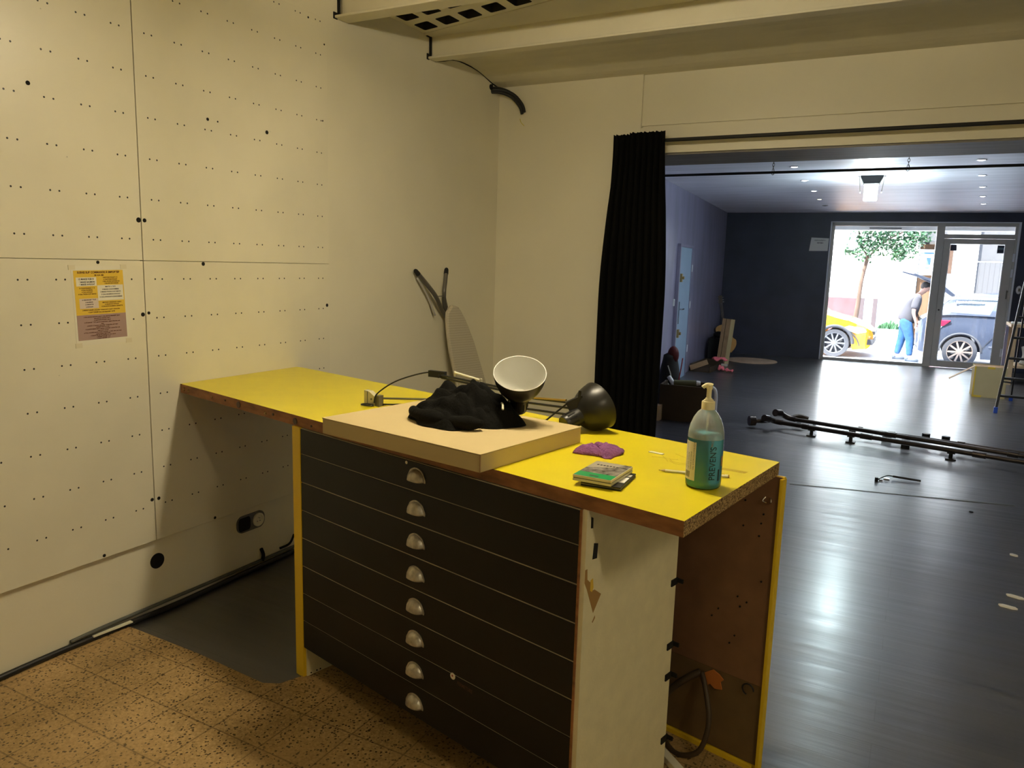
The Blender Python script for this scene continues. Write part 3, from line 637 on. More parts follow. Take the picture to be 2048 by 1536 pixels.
lines([('YAKITORI POULET 5 €', 0.045, 0.106, 0.006, 0.07), ('2 YAKITORIS POULET', 0.045, 0.0985, 0.006, 0.08), ('1 BOL DE RIZ NATURE OU', 0.048, 0.091, 0.006, 0.078), ('1 SALADE DE CHOUX', 0.048, 0.0835, 0.006, 0.064),
       ('12 CALIFORNIENS 11 €', -0.052, 0.067, 0.006, 0.074), ('4 CALI SAUMON', -0.052, 0.0595, 0.006, 0.052), ('4 CALI AVOCAT', -0.052, 0.052, 0.006, 0.052), ('4 CALI THON CUIT MAYO', -0.052, 0.0445, 0.006, 0.08),
       ('MIXTE ET ORIGINALE 14.90 €', 0.045, 0.010, 0.006, 0.086), ('2 CRUNCHS AVOCAT', 0.045, 0.0025, 0.006, 0.06), ('4 CRUNCHS SAUMON CREVETTE', 0.045, -0.005, 0.006, 0.088),
       ('2 MAKIS BURGER concombre avocat poulet mariné oignon frits', 0.0, -0.0165, 0.0058, 0.186), ('1 CLUB BURGER thon cuit mayonnaise riz frit', 0.0, -0.025, 0.0058, 0.13)], m_ink)
lines([('MIXTE 11.90 €', 0.043, 0.0705, 0.0068, 0.05), ('3 MAKIS CONCOMBRE', 0.043, 0.0605, 0.0068, 0.076), ('3 MAKIS THON CUIT MAYO', 0.043, 0.051, 0.0068, 0.098), ('3 CALI SAUMON AVOCAT', 0.043, 0.0415, 0.0068, 0.088), ('3 CALI AVOCAT CONCOMBRE', 0.043, 0.0315, 0.0068, 0.099),
       ('6 CRUNCHS 9.90 €', -0.047, 0.0225, 0.0066, 0.07), ('2 SAUMON', -0.047, 0.0135, 0.006, 0.04), ('2 CREVETTE', -0.047, 0.005, 0.006, 0.044), ('2 AVOCAT', -0.047, -0.004, 0.006, 0.036)], m_inkblack)
lines([('1 BOL DE RIZ NATURE 2.50 € 1 BOL DE RIZ VINAIGRÉ 3.00 €', 0, -0.043, 0.0055, 0.17), ('SALADE DE CHOUX 2.50 €', 0, -0.0495, 0.0055, 0.07), ('2 YAKITORIS POULET 5.00 €', 0, -0.0565, 0.0055, 0.08),
       ('6 CRUNCHS 9.90 € saumon avocat poulet oignon frits thon cuit', 0, -0.0635, 0.0055, 0.185), ('mayo', 0, -0.070, 0.0055, 0.02), ('6 MAKIS 5 € saumon concombre avocat thon cuit mayo', 0, -0.0765, 0.0055, 0.16), ('6 MAKIS 5.50 € crevette', 0, -0.083, 0.0055, 0.07),
       ('4 CALIFORNIENS 6.50 € saumon concombre avocat thon cuit', 0, -0.0895, 0.0055, 0.18), ('mayo poulet avocat', 0, -0.096, 0.0055, 0.055), ('6 ROLL ALGUES saumon avocat concombre menthe thon cuit mayo', 0, -0.1025, 0.0055, 0.186),
       ('poulet avocat oignon frits', 0, -0.1085, 0.0055, 0.09), ('6 GALETTES DE RIZ saumon crevette 6.50 €', 0, -0.1145, 0.0055, 0.135), ('2 SUSHIS BURGER 11 €', 0, -0.1205, 0.0055, 0.06), ('1 CLUB BURGER 11 €', 0, -0.1265, 0.0055, 0.055)], m_ink)

# ================================================================== COUNTER
KO = Vector((-2.80, 2.16, 0)); KU = Vector((0.97403, -0.22640, 0)); KN = Vector((0.22640, 0.97403, 0))
KM = Matrix(((KU.x, KN.x, 0, KO.x), (KU.y, KN.y, 0, KO.y), (0, 0, 1, 0), (0, 0, 0, 1)))
def K3(u, n, z): return KM @ Vector((u, n, z))
T = 0.993
wt = thing('worktop', 'long yellow laminate worktop with brown front edge running out from the left wall', 'worktop', K3(1.2, 0.35, T))
tp = B().prism([(XB + 0.002, 2.158), (-0.416, 1.606), (-0.321, 2.283), (-2.747, 2.851), (XB + 0.002, 2.854)], T - 0.0385, T, mi=0, mside=[0, 1, 0, 0, 0], mtop=2)
tp.done('top_board', [m_lipbrown, m_chip, m_yellow], wt)
# knots, nails and plugs on the raw front edge
kb = B()
for u, z, r, mi in ((0.045, T - 0.02, 0.008, 1), (0.085, T - 0.022, 0.008, 1), (0.29, T - 0.02, 0.006, 1), (0.40, T - 0.018, 0.004, 0), (0.505, T - 0.02, 0.013, 0), (0.70, T - 0.024, 0.007, 1), (0.755, T - 0.02, 0.005, 0), (0.90, T - 0.022, 0.012, 0), (1.00, T - 0.024, 0.004, 0), (1.16, T - 0.02, 0.005, 0), (1.215, T - 0.03, 0.006, 1)):
    kb.cyl(K3(u, -0.0022, z), K3(u, 0.002, z), r, seg=12, mi=mi)
o = kb.done('edge_plugs', [m_wood_d, m_chip], wt); o['kind'] = 'stuff'
# pencil doodles near the corner
pd = B()
for q in range(7):
    u0 = 2.18 + random.uniform(-0.10, 0.10); n0 = 0.50 + random.uniform(-0.06, 0.06)
    pd.tube([K3(u0 + 0.03 * k, n0 + random.uniform(-0.02, 0.02), T + 0.0002) for k in range(3)], 0.0006, seg=4)
for q in range(6):
    u0 = 2.30; n0 = 0.47 + q * 0.004; pd.tube([K3(u0, n0, T + 0.0002), K3(u0 + 0.07, n0 + 0.012, T + 0.0002)], 0.0005, seg=4)
o = pd.done('pencil_marks', mat('graphite_mark', (0.5, 0.36, 0.05), 0.6), wt); o['kind'] = 'stuff'

# plan chest (drawer unit) under the worktop
pc = thing('drawer_chest', 'black eight-drawer plan chest with cup pulls under the yellow worktop', 'drawer unit', K3(1.5, 0.25, 0))
def kbox(lo, hi, mi=0, b=None): return (b or B()).box(lo, hi, M=KM, mi=mi)
kk = 0.981
def fz(z): return 1.55 - (1.55 - z) * kk
def fu(u): return 3.216 - (3.216 - u) * kk
uL0, uL1, uR0, uR1 = 0.892, 0.940, 2.168, 2.188
sp_ = B(); sp_.box((uL0, -0.008, 0.0), (uL1, 0.47, T - 0.039), M=KM, mi=0)
sp_.done('side_panel', m_yellowedge, pc)['label'] = 'yellow side panel'
il = kbox((uL1, 0.004, 0.004), (uL1 + 0.006, 0.46, 0.16)); il.done('inner_lining', m_creamboard, pc)
sc_ = B()
for n_ in (0.02, 0.045, 0.06): sc_.cyl(K3(uL1 + 0.005, n_, 0.012), K3(uL1 + 0.0075, n_, 0.012), 0.003, seg=8)
sc_.done('lining_screws', m_blackmatte, pc)
B().box((uR0, -0.008, 0.0), (uR0 + 0.006, 0.47, T - 0.039), M=KM).done('edge_lipping', m_lipbrown, pc)
B().box((uR0 + 0.006, -0.004, 0.0), (uR1, 0.47, T - 0.039), M=KM).done('side_panel', m_creamboard, pc)['label'] = 'cream side panel with tape scraps'
ca = B(); ca.box((uL1, 0.02, 0.115), (uR0, 0.46, T - 0.04), M=KM); ca.done('carcass', m_carddark, pc)
zs = [T - 0.041] + [fz(z) for z in (0.846, 0.7405, 0.633, 0.527, 0.4175, 0.3105, 0.202)] + [fz(0.092)]
B().box((uL1 + 0.001, -0.003, zs[-1] + 0.001), (uR0 - 0.001, 0.02, zs[0]), M=KM).done('front_rails', m_gapgrey, pc)
uc = fu(1.523)
for i in range(8):
    g = 0.0019 + (0.0009 if i in (2, 4) else 0.0)
    z1, z0 = zs[i] - g, zs[i + 1] + g
    d = B().box((uL1 + 0.001, -0.006, z0), (uR0 - 0.001, 0.014, z1), M=KM).done('drawer_front', m_drawer, pc, bevel=0.001)
    # cup pull: quarter dome, open underneath
    zc = (z0 + z1) / 2 + 0.0 + (0.004 if i else 0.008)
    hb_ = B(); R_ = 0.036
    def dome(s_, t_, zc=zc):
        a_ = PI * s_; e_ = (PI / 2) * t_
        x = R_ * math.cos(a_); zz = 0.036 * math.sin(a_)
        dd = 0.021 * math.sin(e_); k_ = math.cos(e_) ** 0.6 if t_ < 1 else 0.0
        return K3(uc + 0.004 + x * (k_ * 0.75 + 0.25 * (1 - t_)), -0.0065 - dd, zc - 0.018 + zz * (k_ * 0.8 + 0.2 * (1 - t_)))
    hb_.grid(dome, 20, 8)
    fl = [(uc + 0.004 + (R_ + 0.004 + 0.0012 * math.sin(9 * a_)) * math.cos(a_), zc - 0.019 + 0.0405 * math.sin(a_)) for a_ in [PI * q / 20 for q in range(21)]]
    M_ = Matrix(((KU.x, 0, -KN.x, KO.x), (KU.y, 0, -KN.y, KO.y), (0, 1, 0, 0), (0, 0, 0, 1)))
    hb_.prism(fl, 0.0061, 0.0078, M=M_)
    hb_.done('cup_pull', m_pull, d, smooth='auto', solid=0.0012)
    if i == 0:
        B().cyl(K3(fu(1.48), -0.0075, fz(0.931)), K3(fu(1.48), -0.004, fz(0.931)), 0.005, seg=12).done('screw', m_ivory, d)
    if i == 6:
        q = B().cyl(K3(fu(1.70), -0.0068, fz(0.305)), K3(fu(1.70), -0.005, fz(0.305)), 0.0105, seg=20); q.cyl(K3(fu(1.70) - 0.001, -0.0072, fz(0.306)), K3(fu(1.70) - 0.001, -0.006, fz(0.306)), 0.003, seg=10, mi=1)
        q.done('round_sticker', [m_ivory, m_red], d)
        me = text_mesh('FERMETURE', 0.016, bold=0.0002)
        obj_from(me, 'sticker_lettering', mat('faded_print', (0.10, 0.045, 0.035), 0.7), d, M_ @ Matrix.Translation((fu(1.752), fz(0.289), 0.0066)) @ Matrix.Rotation(math.radians(-4), 4, 'Z') @ Matrix.Diagonal((0.75, 1, 1, 1)))
# scraps of tape on the cream side panel (plane u = uR1)
def side_patch(pts, name, m, t=0.0006):
    MS = Matrix(((KN.x, 0, KU.x, KO.x), (KN.y, 0, KU.y, KO.y), (0, 1, 0, 0), (0, 0, 0, 1)))
    return B().prism(pts, uR1, uR1 + t, M=MS).done(name, m, pc)
side_patch([(0.030, 0.862), (0.048, 0.857), (0.046, 0.818), (0.026, 0.82)], 'black_tape', m_rubber)
side_patch([(0.013, 0.905), (0.023, 0.903), (0.022, 0.93), (0.013, 0.935)], 'black_tape', m_rubber)
side_patch([(-0.003, 0.80), (0.006, 0.80), (0.008, 0.772), (0.022, 0.76), (0.025, 0.735), (0.042, 0.735), (0.072, 0.714), (0.04, 0.672), (0.008, 0.745), (-0.003, 0.765)], 'torn_tape', m_oct)
side_patch([(0.022, 0.765), (0.032, 0.768), (0.036, 0.742), (0.03, 0.732), (0.022, 0.738)], 'torn_tape', m_pyellow, 0.001)
side_patch([(0.04, 0.645), (0.05, 0.655), (0.049, 0.662), (0.037, 0.648)], 'torn_tape', m_oct)
# hinge tabs along the back edge of the side panel
for z in (0.628, 0.425, 0.325, 0.115):
    hb_ = B(); hb_.box((uR1, 0.440, z - 0.012), (uR1 + 0.004, 0.475, z + 0.008), M=KM); hb_.box((uR1, 0.47, z - 0.006), (uR1 + 0.022, 0.476, z + 0.006), M=KM); hb_.done('hinge_tab', m_blackmatte, pc)

# back board carrying the worktop, brown inside, yellow outside
bb = thing('back_board', 'tall back board behind the drawers with brown inner face and yellow outer edge', 'board', K3(2.2, 0.67, 0))
B().box((0.95, 0.663, 0.285), (2.405, 0.668, T - 0.042), M=KM).done('upper_lining', m_hardboard, bb)
B().box((0.95, 0.664, 0.02), (2.405, 0.668, 0.2835), M=KM).done('lower_lining', m_hardboard2, bb)
ob = B(); ob.box((0.95, 0.668, 0.0), (2.41, 0.682, T - 0.040), M=KM); ob.box((2.402, 0.655, 0.0), (2.412, 0.684, T - 0.045), M=KM); ob.box((0.95, 0.650, 0.0), (2.39, 0.662, 0.02), M=KM)
ob.done('outer_board', m_yellowedge, bb, bevel=0.001)
sb = B()
for u, z in ((2.30, 0.86), (2.36, 0.83), (2.355, 0.80), (2.30, 0.78), (2.352, 0.76), (2.30, 0.55), (2.33, 0.54), (2.31, 0.52), (2.37, 0.62), (2.24, 0.49), (2.30, 0.42), (2.285, 0.39), (2.22, 0.46)):
    sb.cyl(K3(u, 0.660, z), K3(u, 0.6645, z), 0.0028, seg=8)
sb.done('screw_holes', m_blackmatte, bb)['kind'] = 'stuff'
ch = B(); ch.tube([K3(2.362, 0.66, 0.885), K3(2.358, 0.65, 0.875), K3(2.365, 0.66, 0.868)], 0.002, seg=6); ch.tube([K3(2.378, 0.66, 0.886), K3(2.384, 0.65, 0.876), K3(2.376, 0.66, 0.868)], 0.002, seg=6)
ch.done('cup_hook', m_chrome, bb)
hk = B(); hk.tube([K3(2.36 + 0.018 * math.cos(t), 0.655, 0.265 + 0.018 * math.sin(t)) for t in [x * 0.45 for x in range(11)]], 0.0025, seg=6)
hk.done('wire_loop', m_black, bb)

# hose with orange torn patch, and white trunking on the floor behind the chest
hs = B()
hs.tube([K3(2.105, 0.60, 0.03), K3(2.085, 0.60, 0.10), K3(2.11, 0.61, 0.17), K3(2.165, 0.63, 0.235), K3(2.20, 0.652, 0.262)], 0.011, seg=10)
hs.tube([K3(2.105, 0.60, 0.03), K3(2.15, 0.57, 0.010), K3(2.20, 0.56, 0.012), K3(2.255, 0.57, 0.05), K3(2.27, 0.59, 0.14), K3(2.24, 0.62, 0.22), K3(2.205, 0.652, 0.262)], 0.0085, seg=10)
tag(hs.done('rubber_hose', m_hose, smooth=True), 'looped brown hose hanging down the back board behind the drawer chest', 'hose')
orp = B(); MS = Matrix(((KU.x, 0, KN.x, KO.x), (KU.y, 0, KN.y, KO.y), (0, 1, 0, 0), (0, 0, 0, 1)))
orp.prism([(2.205, 0.255), (2.225, 0.272), (2.24, 0.283), (2.262, 0.275), (2.278, 0.262), (2.268, 0.25), (2.275, 0.228), (2.25, 0.222), (2.235, 0.232), (2.222, 0.222), (2.215, 0.24)], 0.655, 0.660, M=MS)
tag(orp.done('torn_card', m_orange), 'torn orange card stuck around the hose hole in the back board', 'card')
tk = B(); tk.box((-0.24, -0.014, 0.0), (0.08, 0.014, 0.022), M=Matrix.Translation(K3(2.20, 0.50, 0.004)) @ Matrix.Rotation(math.radians(-40), 4, 'Z'))
tag(tk.done('cable_trunking', m_ivory, bevel=0.002), 'white cable trunking strip on the floor behind the drawer chest', 'trunking')

# ------------------------------------------------------------------ things on the worktop
# flat cardboard box
bxA = K3(1.206, -0.095, 0); th_ = math.radians(3.3)
BXM = Matrix.Translation(K3(1.206, -0.095, T + 0.0005)) @ Matrix.Rotation(math.atan2(KU.y, KU.x) + th_, 4, 'Z')
BH = 0.052; BW = 0.665; BD = 0.49
fb = thing('flat_cardboard_box', 'flat closed cardboard box overhanging the front edge of the worktop under the black cloth', 'box', BXM @ Vector((BW / 2, BD / 2, 0)))
B().box((0, 0, 0), (BW, BD, BH - 0.003), M=BXM).done('box_base', m_card, fb, bevel=0.002)
B().box((-0.0015, -0.0015, BH - 0.003), (BW + 0.0015, BD + 0.0015, BH), M=BXM).done('box_lid', m_card, fb, bevel=0.001)
B().box((BW - 0.001, -0.0015, 0.001), (BW + 0.0015, 0.001, BH - 0.003), M=BXM).done('corner_fold', m_card2, fb)
ZB = T + BH + 0.001

# black jersey heap
jm = B()
def heap(s_, t_):
    a_ = 2 * PI * s_; r = t_
    px_, py_ = math.cos(a_), math.sin(a_)
    rad = 1 + 0.10 * math.sin(3 * a_ + 0.6) + 0.07 * math.sin(5 * a_ + 2) + 0.05 * math.sin(9 * a_)
    x = px_ * r * rad * 0.185; y = py_ * r * rad * 0.155
    n1 = noise.noise(Vector((x * 11, y * 16, 3.1))); n2 = noise.noise(Vector((x * 26 + y * 30, y * 9 - x * 12, 7.7)))
    rid = abs(math.sin(34 * (y + 0.35 * x) + 3.5 * n1 + 0.8)) ** 0.7
    h = (1 - r ** 3.2) ** 0.8 * (0.090 + 0.050 * n1 + 0.020 * n2 + 0.022 * rid + 0.25 * (y - 0.02) * (1 - r * 0.3) - 0.16 * max(0, x - 0.02))
    h = max(h, 0.002 + 0.006 * (1 - r))
    return (x * (1 + 0.05 * n2), y, h)
jm.grid(heap, 110, 44)
bmesh.ops.remove_doubles(jm.bm, verts=jm.bm.verts[:], dist=0.0004)
# trailing sleeve roll on the right of the heap
jm.tube([(0.05, -0.03, 0.030), (0.10, -0.015, 0.032), (0.14, 0.005, 0.028), (0.165, 0.03, 0.018)], lambda t: 0.006 + 0.028 * math.sin(PI * min(1, 0.12 + t * 0.86)) ** 0.6 + 0.003 * math.sin(t * 25), seg=18)
jm.tube([(-0.16, -0.06, 0.024), (-0.10, -0.115, 0.026), (0.0, -0.135, 0.022), (0.10, -0.125, 0.022), (0.13, -0.10, 0.02)], lambda t: 0.004 + 0.018 * math.sin(PI * (0.04 + t * 0.92)) ** 0.5 + 0.004 * math.sin(t * 19) * math.sin(PI * t), seg=16)
JM = Matrix.Translation(K3(1.525, 0.225, ZB)) @ Matrix.Rotation(math.atan2(KU.y, KU.x) + 0.22, 4, 'Z')
jo = thing('black_jersey', 'crumpled black jersey heaped on the flat cardboard box', 'clothing', JM @ Vector((0, 0, 0)))
jm.done('fabric', m_cloth, jo, smooth=True, M=JM)
lb = B(); lb.tube([(0.150, -0.02, 0.074), (0.163, -0.036, 0.072), (0.172, -0.052, 0.062)], 0.0035, seg=8)
lb.done('white_toggle', m_ivory, jo, smooth=True, M=JM)

# lamp with open shade facing up
SHP = [(0.0835, 0.158), (0.0825, 0.146), (0.078, 0.125), (0.070, 0.105), (0.058, 0.086), (0.044, 0.074), (0.033, 0.068), (0.0305, 0.064)]
def shade(parent, M, light=True):
    o = B().lathe(SHP, 48).done('lamp_shade', m_blacksatin, parent, smooth='auto', M=M)
    inner = [(r - 0.0015, z + 0.0008 if k else z + 0.0004) for k, (r, z) in enumerate(SHP)] + [(0.016, 0.066), (0.0155, 0.060), (0.0, 0.060)]
    B().lathe(inner, 48).done('shade_lining', m_white_enamel, parent, smooth='auto', M=M)
    B().lathe([(0.0835, 0.1575), (0.0845, 0.159), (0.0828, 0.1600), (0.0815, 0.1585)], 48).done('shade_rim', m_white_enamel if light else m_blacksatin, parent, smooth=True, M=M)
    n = B(); n.lathe([(0.0, 0.0), (0.026, 0.0), (0.0285, 0.006), (0.0295, 0.03), (0.0305, 0.064)], 36); n.done('socket_housing', m_blacksatin, parent, smooth='auto', M=M)
    sl = B()
    for k in range(12):
        a_ = 2 * PI * k / 12
        sl.box((0.0283, -0.0022, 0.014), (0.0306, 0.0022, 0.044), M=M @ Matrix.Rotation(a_, 4, 'Z'))
    sl.done('vent_slots', m_blackmatte, parent)
def frame_to(p, d):
    q = Vector((0, 0, 1)).rotation_difference(Vector(d).normalized()).to_matrix().to_4x4()
    return Matrix.Translation(p) @ q
l1 = thing('desk_lamp', 'black articulated desk lamp lying on the box, white inside of its shade facing up', 'lamp', K3(1.63, 0.36, ZB))
el = math.radians(57); hd_ = Vector((0.467, -0.87, 0)).normalized()
ax1 = hd_ * math.cos(el) + Vector((0, 0, math.sin(el)))
bp1 = K3(1.632, 0.370, ZB + 0.031)
shade(l1, frame_to(bp1, ax1))
ls = B(); ls.lathe([(0.0, 0.0655), (0.0145, 0.0655), (0.0155, 0.067)], 24); ls.done('bulb_socket', m_black, l1, M=frame_to(bp1, ax1))
# parallel arms going left over the jersey
def KP(u, n, z): return K3(u, n, T + z)
arm = B()
A0 = KP(1.17, 0.45, 0.135); A1 = KP(1.53, 0.42, 0.135)
arm.tube([A0, A1], 0.0042, seg=8, smooth=False); arm.tube([A0 + Vector((0, 0.012, -0.012)), A1 + Vector((0, 0.012, -0.012))], 0.0042, seg=8, smooth=False)
arm.done('lamp_arm', m_black, l1)
pl_ = B(); pl_.box((-0.022, -0.006, -0.014), (0.05, 0.012, 0.010), M=frame_to(A0, (1, 0, 0)) @ Matrix.Rotation(PI / 2, 4, 'Y')); pl_.cyl(A0 + Vector((0, -0.012, -0.004)), A0 + Vector((0, 0.02, -0.004)), 0.006); pl_.done('arm_joint', m_black, l1)
sp2 = B(); sA = KP(1.27, 0.43, 0.158); sB_ = KP(1.42, 0.41, 0.150)
sp2.cyl(sA, sB_, 0.0045, seg=12); sp2.box((-0.004, -0.004, -0.02), (0.004, 0.004, 0.006), M=Matrix.Translation(sB_)); sp2.box((-0.003, -0.003, -0.014), (0.003, 0.003, 0.006), M=Matrix.Translation(sA))
sp2.done('spring_rod', m_ivory, l1)
jt = B(); J1 = KP(1.545, 0.415, 0.125)
jt.box((-0.026, -0.01, -0.014), (0.026, 0.01, 0.012), M=Matrix.Translation(J1) @ Matrix.Rotation(-0.3, 4, 'Z')); jt.cyl(J1 + Vector((0.012, -0.014, -0.012)), J1 + Vector((0.004, -0.01, -0.075)), 0.0035); jt.cyl(J1 + Vector((0.034, -0.02, -0.020)), J1 + Vector((0.05, -0.02, -0.030)), 0.008); jt.cyl(J1 + Vector((0.03, -0.015, -0.005)), J1 + Vector((0.055, -0.03, -0.04)), 0.004)
jt.done('clamp_joint', m_black, l1)
wc = B(); wc.tube([KP(0.955, 0.31, 0.015), KP(0.96, 0.32, 0.05), KP(1.0, 0.37, 0.095), KP(1.07, 0.42, 0.128), KP(1.13, 0.445, 0.142), KP(1.18, 0.45, 0.140)], 0.0028, seg=8)
wc.tube([KP(1.10, 0.44, 0.012), KP(1.13, 0.44, 0.045), KP(1.17, 0.43, 0.075), KP(1.22, 0.42, 0.105), KP(1.27, 0.41, 0.120)], 0.0028, seg=8)
wc.done('power_cord', m_black, l1, smooth=True)

# loose clamp bracket with rod at the left
ck = thing('clamp_bracket', 'beige metal clamp bracket with grey rod and black ring on the yellow worktop', 'clamp', KP(0.93, 0.33, 0))
CM = Matrix.Translation(KP(0.93, 0.325, 0)) @ Matrix.Rotation(math.atan2(KU.y, KU.x) + 0.25, 4, 'Z')
cl = B(); cl.prism([(-0.035, 0.0), (0.022, 0.0), (0.022, 0.034), (-0.010, 0.055), (-0.035, 0.058)], -0.012, 0.012, M=CM @ Matrix.Rotation(PI / 2, 4, 'X'))
cl.done('bracket_plate', m_silvercase, ck, bevel=0.001)
bk = B(); bk.box((0.018, -0.014, 0), (0.038, 0.014, 0.042), M=CM); bk.box((-0.020, -0.0135, 0.008), (-0.0175, -0.0115, 0.056), M=CM); bk.cyl(CM @ Vector((0.0, -0.0135, 0.026)), CM @ Vector((0.0, -0.010, 0.026)), 0.004); bk.done('bracket_slot', m_steelgrey, ck)
rg = B(); rg.tube([CM @ Vector((-0.005 + 0.026 * math.cos(t), -0.03 + 0.014 * math.sin(t), 0.006)) for t in [2 * PI * x / 12 for x in range(13)]], 0.003, seg=8); rg.done('ring', m_black, ck, smooth=True)
rd = B(); rd.tube([CM @ Vector((0.03, 0.006, 0.030)), CM @ Vector((0.30, 0.09, 0.040))], 0.004, seg=10, smooth=False); rd.done('rod', m_steelgrey, ck)
rd = B(); rd.tube([CM @ Vector((0.03, 0.01, 0.006)), CM @ Vector((0.09, 0.02, 0.010)), CM @ Vector((0.15, 0.045, 0.016)), CM @ Vector((0.20, 0.06, 0.03))], 0.003, seg=8); rd.done('wire', m_black, ck, smooth=True)

# second lamp: dome lying on the worktop behind the box
l2 = thing('desk_lamp', 'black desk lamp lying beside the cardboard box, closed back of its dome shade towards us', 'lamp', K3(1.82, 0.60, T))
ax2 = (KU * 0.80 + KN * 0.42 + Vector((0, 0, 0.12))).normalized()
bp2 = K3(1.795, 0.475, T + 0.052)
bp2 = K3(1.728, 0.492, T + 0.032)
ax2 = (Vector((-0.38, 0.92, 0)) * 0.60 + Vector((0.92, 0.38, 0)) * 0.72 + Vector((0, 0, 0.33))).normalized()
shade(l2, frame_to(bp2, ax2), False)
br = B(); Jc = bp2 + ax2 * 0.06 + Vector((0, 0, 0.045)) - KU * 0.01
br.box((-0.03, -0.010, -0.018), (0.03, 0.010, 0.018), M=Matrix.Translation(Jc) @ Matrix.Rotation(0.5, 4, 'Z') @ Matrix.Rotation(-0.45, 4, 'Y')); br.cyl(Jc + Vector((0.012, 0, 0.02)), Jc + Vector((0.014, 0, 0.045)), 0.005)
br.done('shade_bracket', m_black, l2)
ar = B()
E0 = KP(1.45, 0.60, 0.055); E1 = KP(1.76, 0.585, 0.072)
for dz, dn in ((0.0, 0.0), (0.018, 0.004), (-0.022, -0.006)):
    ar.tube([E0 + Vector((0, dn, dz)), E1 + Vector((0, dn, dz))], 0.0042, seg=8, smooth=False)
ar.done('lamp_arm', m_black, l2)
jp = B(); jp.prism([(-0.055, 0.0), (-0.045, 0.020), (0.02, 0.028), (0.035, 0.010), (0.03, -0.02), (0.0, -0.045), (-0.03, -0.03)], -0.006, 0.006, M=Matrix.Translation(E1) @ Matrix.Rotation(math.atan2(KU.y, KU.x), 4, 'Z') @ Matrix.Rotation(PI / 2, 4, 'X'))
jp.done('joint_plate', m_black, l2)
for du, dz in ((-0.01, 0.014), (0.022, 0.008), (-0.028, -0.022), (0.005, -0.032), (0.014, -0.008)):
    c_ = E1 + KU * du + Vector((0, 0, dz)); B().cyl(c_ - KN * 0.0085, c_ - KN * 0.005, 0.004 if du != -0.01 else 0.007, seg=12).done('rivet', m_ivory, l2)
sg = B(); sg.cyl(E0 + Vector((0.02, -0.01, 0.022)), E1 + Vector((-0.08, -0.01, 0.028)), 0.0038); sg.done('spring_rod', m_brass, l2)
pw = B(); pw.tube([KP(1.60, 0.50, 0.01), KP(1.62, 0.52, 0.02), KP(1.65, 0.55, 0.055), KP(1.70, 0.57, 0.10), KP(1.745, 0.58, 0.117), KP(1.765, 0.58, 0.105), KP(1.765, 0.58, 0.08)], 0.0032, seg=8)
pw.tube([KP(1.57, 0.50, 0.004), KP(1.62, 0.535, 0.006), KP(1.67, 0.55, 0.02), KP(1.66, 0.58, 0.03)], 0.0028, seg=8)
pw.done('power_cord', m_black, l2, smooth=True)

# two plastic cases
def case(name, label, c, ang, w, l, z0, h, top):
    M = Matrix.Translation(K3(c[0], c[1], T + z0)) @ Matrix.Rotation(math.atan2(KU.y, KU.x) + ang, 4, 'Z')
    t = thing(name, label, 'disc case', M @ Vector((0, 0, 0)), 'plastic cases on the worktop')
    b = B(); b.box((-w / 2, -l / 2, 0), (w / 2, l / 2, h * 0.42), M=M); b.box((-w / 2 + 0.001, -l / 2 + 0.001, h * 0.42), (w / 2 - 0.001, l / 2 - 0.001, h * 0.55), M=M, mi=1); b.box((-w / 2, -l / 2, h * 0.55), (w / 2, l / 2, h), M=M)
    b.done('case_shell', [m_silvercase, m_cablegrey] if top else [m_black, m_silvercase], t, bevel=0.001)
    return t, M, h, w, l
t, M, h, w_, l_ = case('disc_case', 'dark plastic case half hidden beneath the green-edged case', (2.152, 0.137), 0.30, 0.105, 0.145, 0.0005, 0.010, False)
q = B(); q.box((0.0, -0.03, h), (w_ / 2 - 0.003, 0.02, h + 0.0006), M=M, mi=0); q.box((0.0, 0.03, h), (w_ / 2 - 0.003, 0.05, h + 0.0006), M=M, mi=0)
q.done('cover_print', [m_paper], t)
t, M, h, w_, l_ = case('disc_case', 'plastic case with bright green strip and grey photo cover lying on top of another case', (2.137, 0.132), 0.22, 0.105, 0.158, 0.0118, 0.016, True)
q = B()
q.box((-w_ / 2 + 0.002, -l_ / 2 + 0.001, h), (w_ / 2 - 0.002, -l_ / 2 + 0.040, h + 0.0006), M=M, mi=0)
q.box((-w_ / 2 + 0.002, -l_ / 2 + 0.040, h), (w_ / 2 - 0.002, l_ / 2 - 0.045, h + 0.0006), M=M, mi=1)
q.prism([(-w_ / 2 + 0.002, l_ / 2 - 0.075), (w_ / 2 - 0.035, l_ / 2 - 0.045), (w_ / 2 - 0.02, l_ / 2 - 0.002), (-w_ / 2 + 0.002, l_ / 2 - 0.002)], h + 0.0006, h + 0.0010, M=M, mi=2)
q.prism([(w_ / 2 - 0.035, l_ / 2 - 0.045), (w_ / 2 - 0.002, l_ / 2 - 0.045), (w_ / 2 - 0.002, l_ / 2 - 0.002), (w_ / 2 - 0.02, l_ / 2 - 0.002)], h, h + 0.0006, M=M, mi=1)
q.box((-0.012, -l_ / 2 + 0.012, h + 0.0006), (0.012, -l_ / 2 + 0.018, h + 0.001), M=M, mi=3)
for k in range(7): q.box((-0.035 + 0.009 * k, l_ / 2 - 0.040, h + 0.001), (-0.035 + 0.009 * k + 0.006, l_ / 2 - 0.033, h + 0.0014), M=M, mi=3)
q.done('cover_print', [m_green, m_greyprint, mat('grey_sky_print', (0.42, 0.38, 0.29), 0.3), m_inkblack], t)

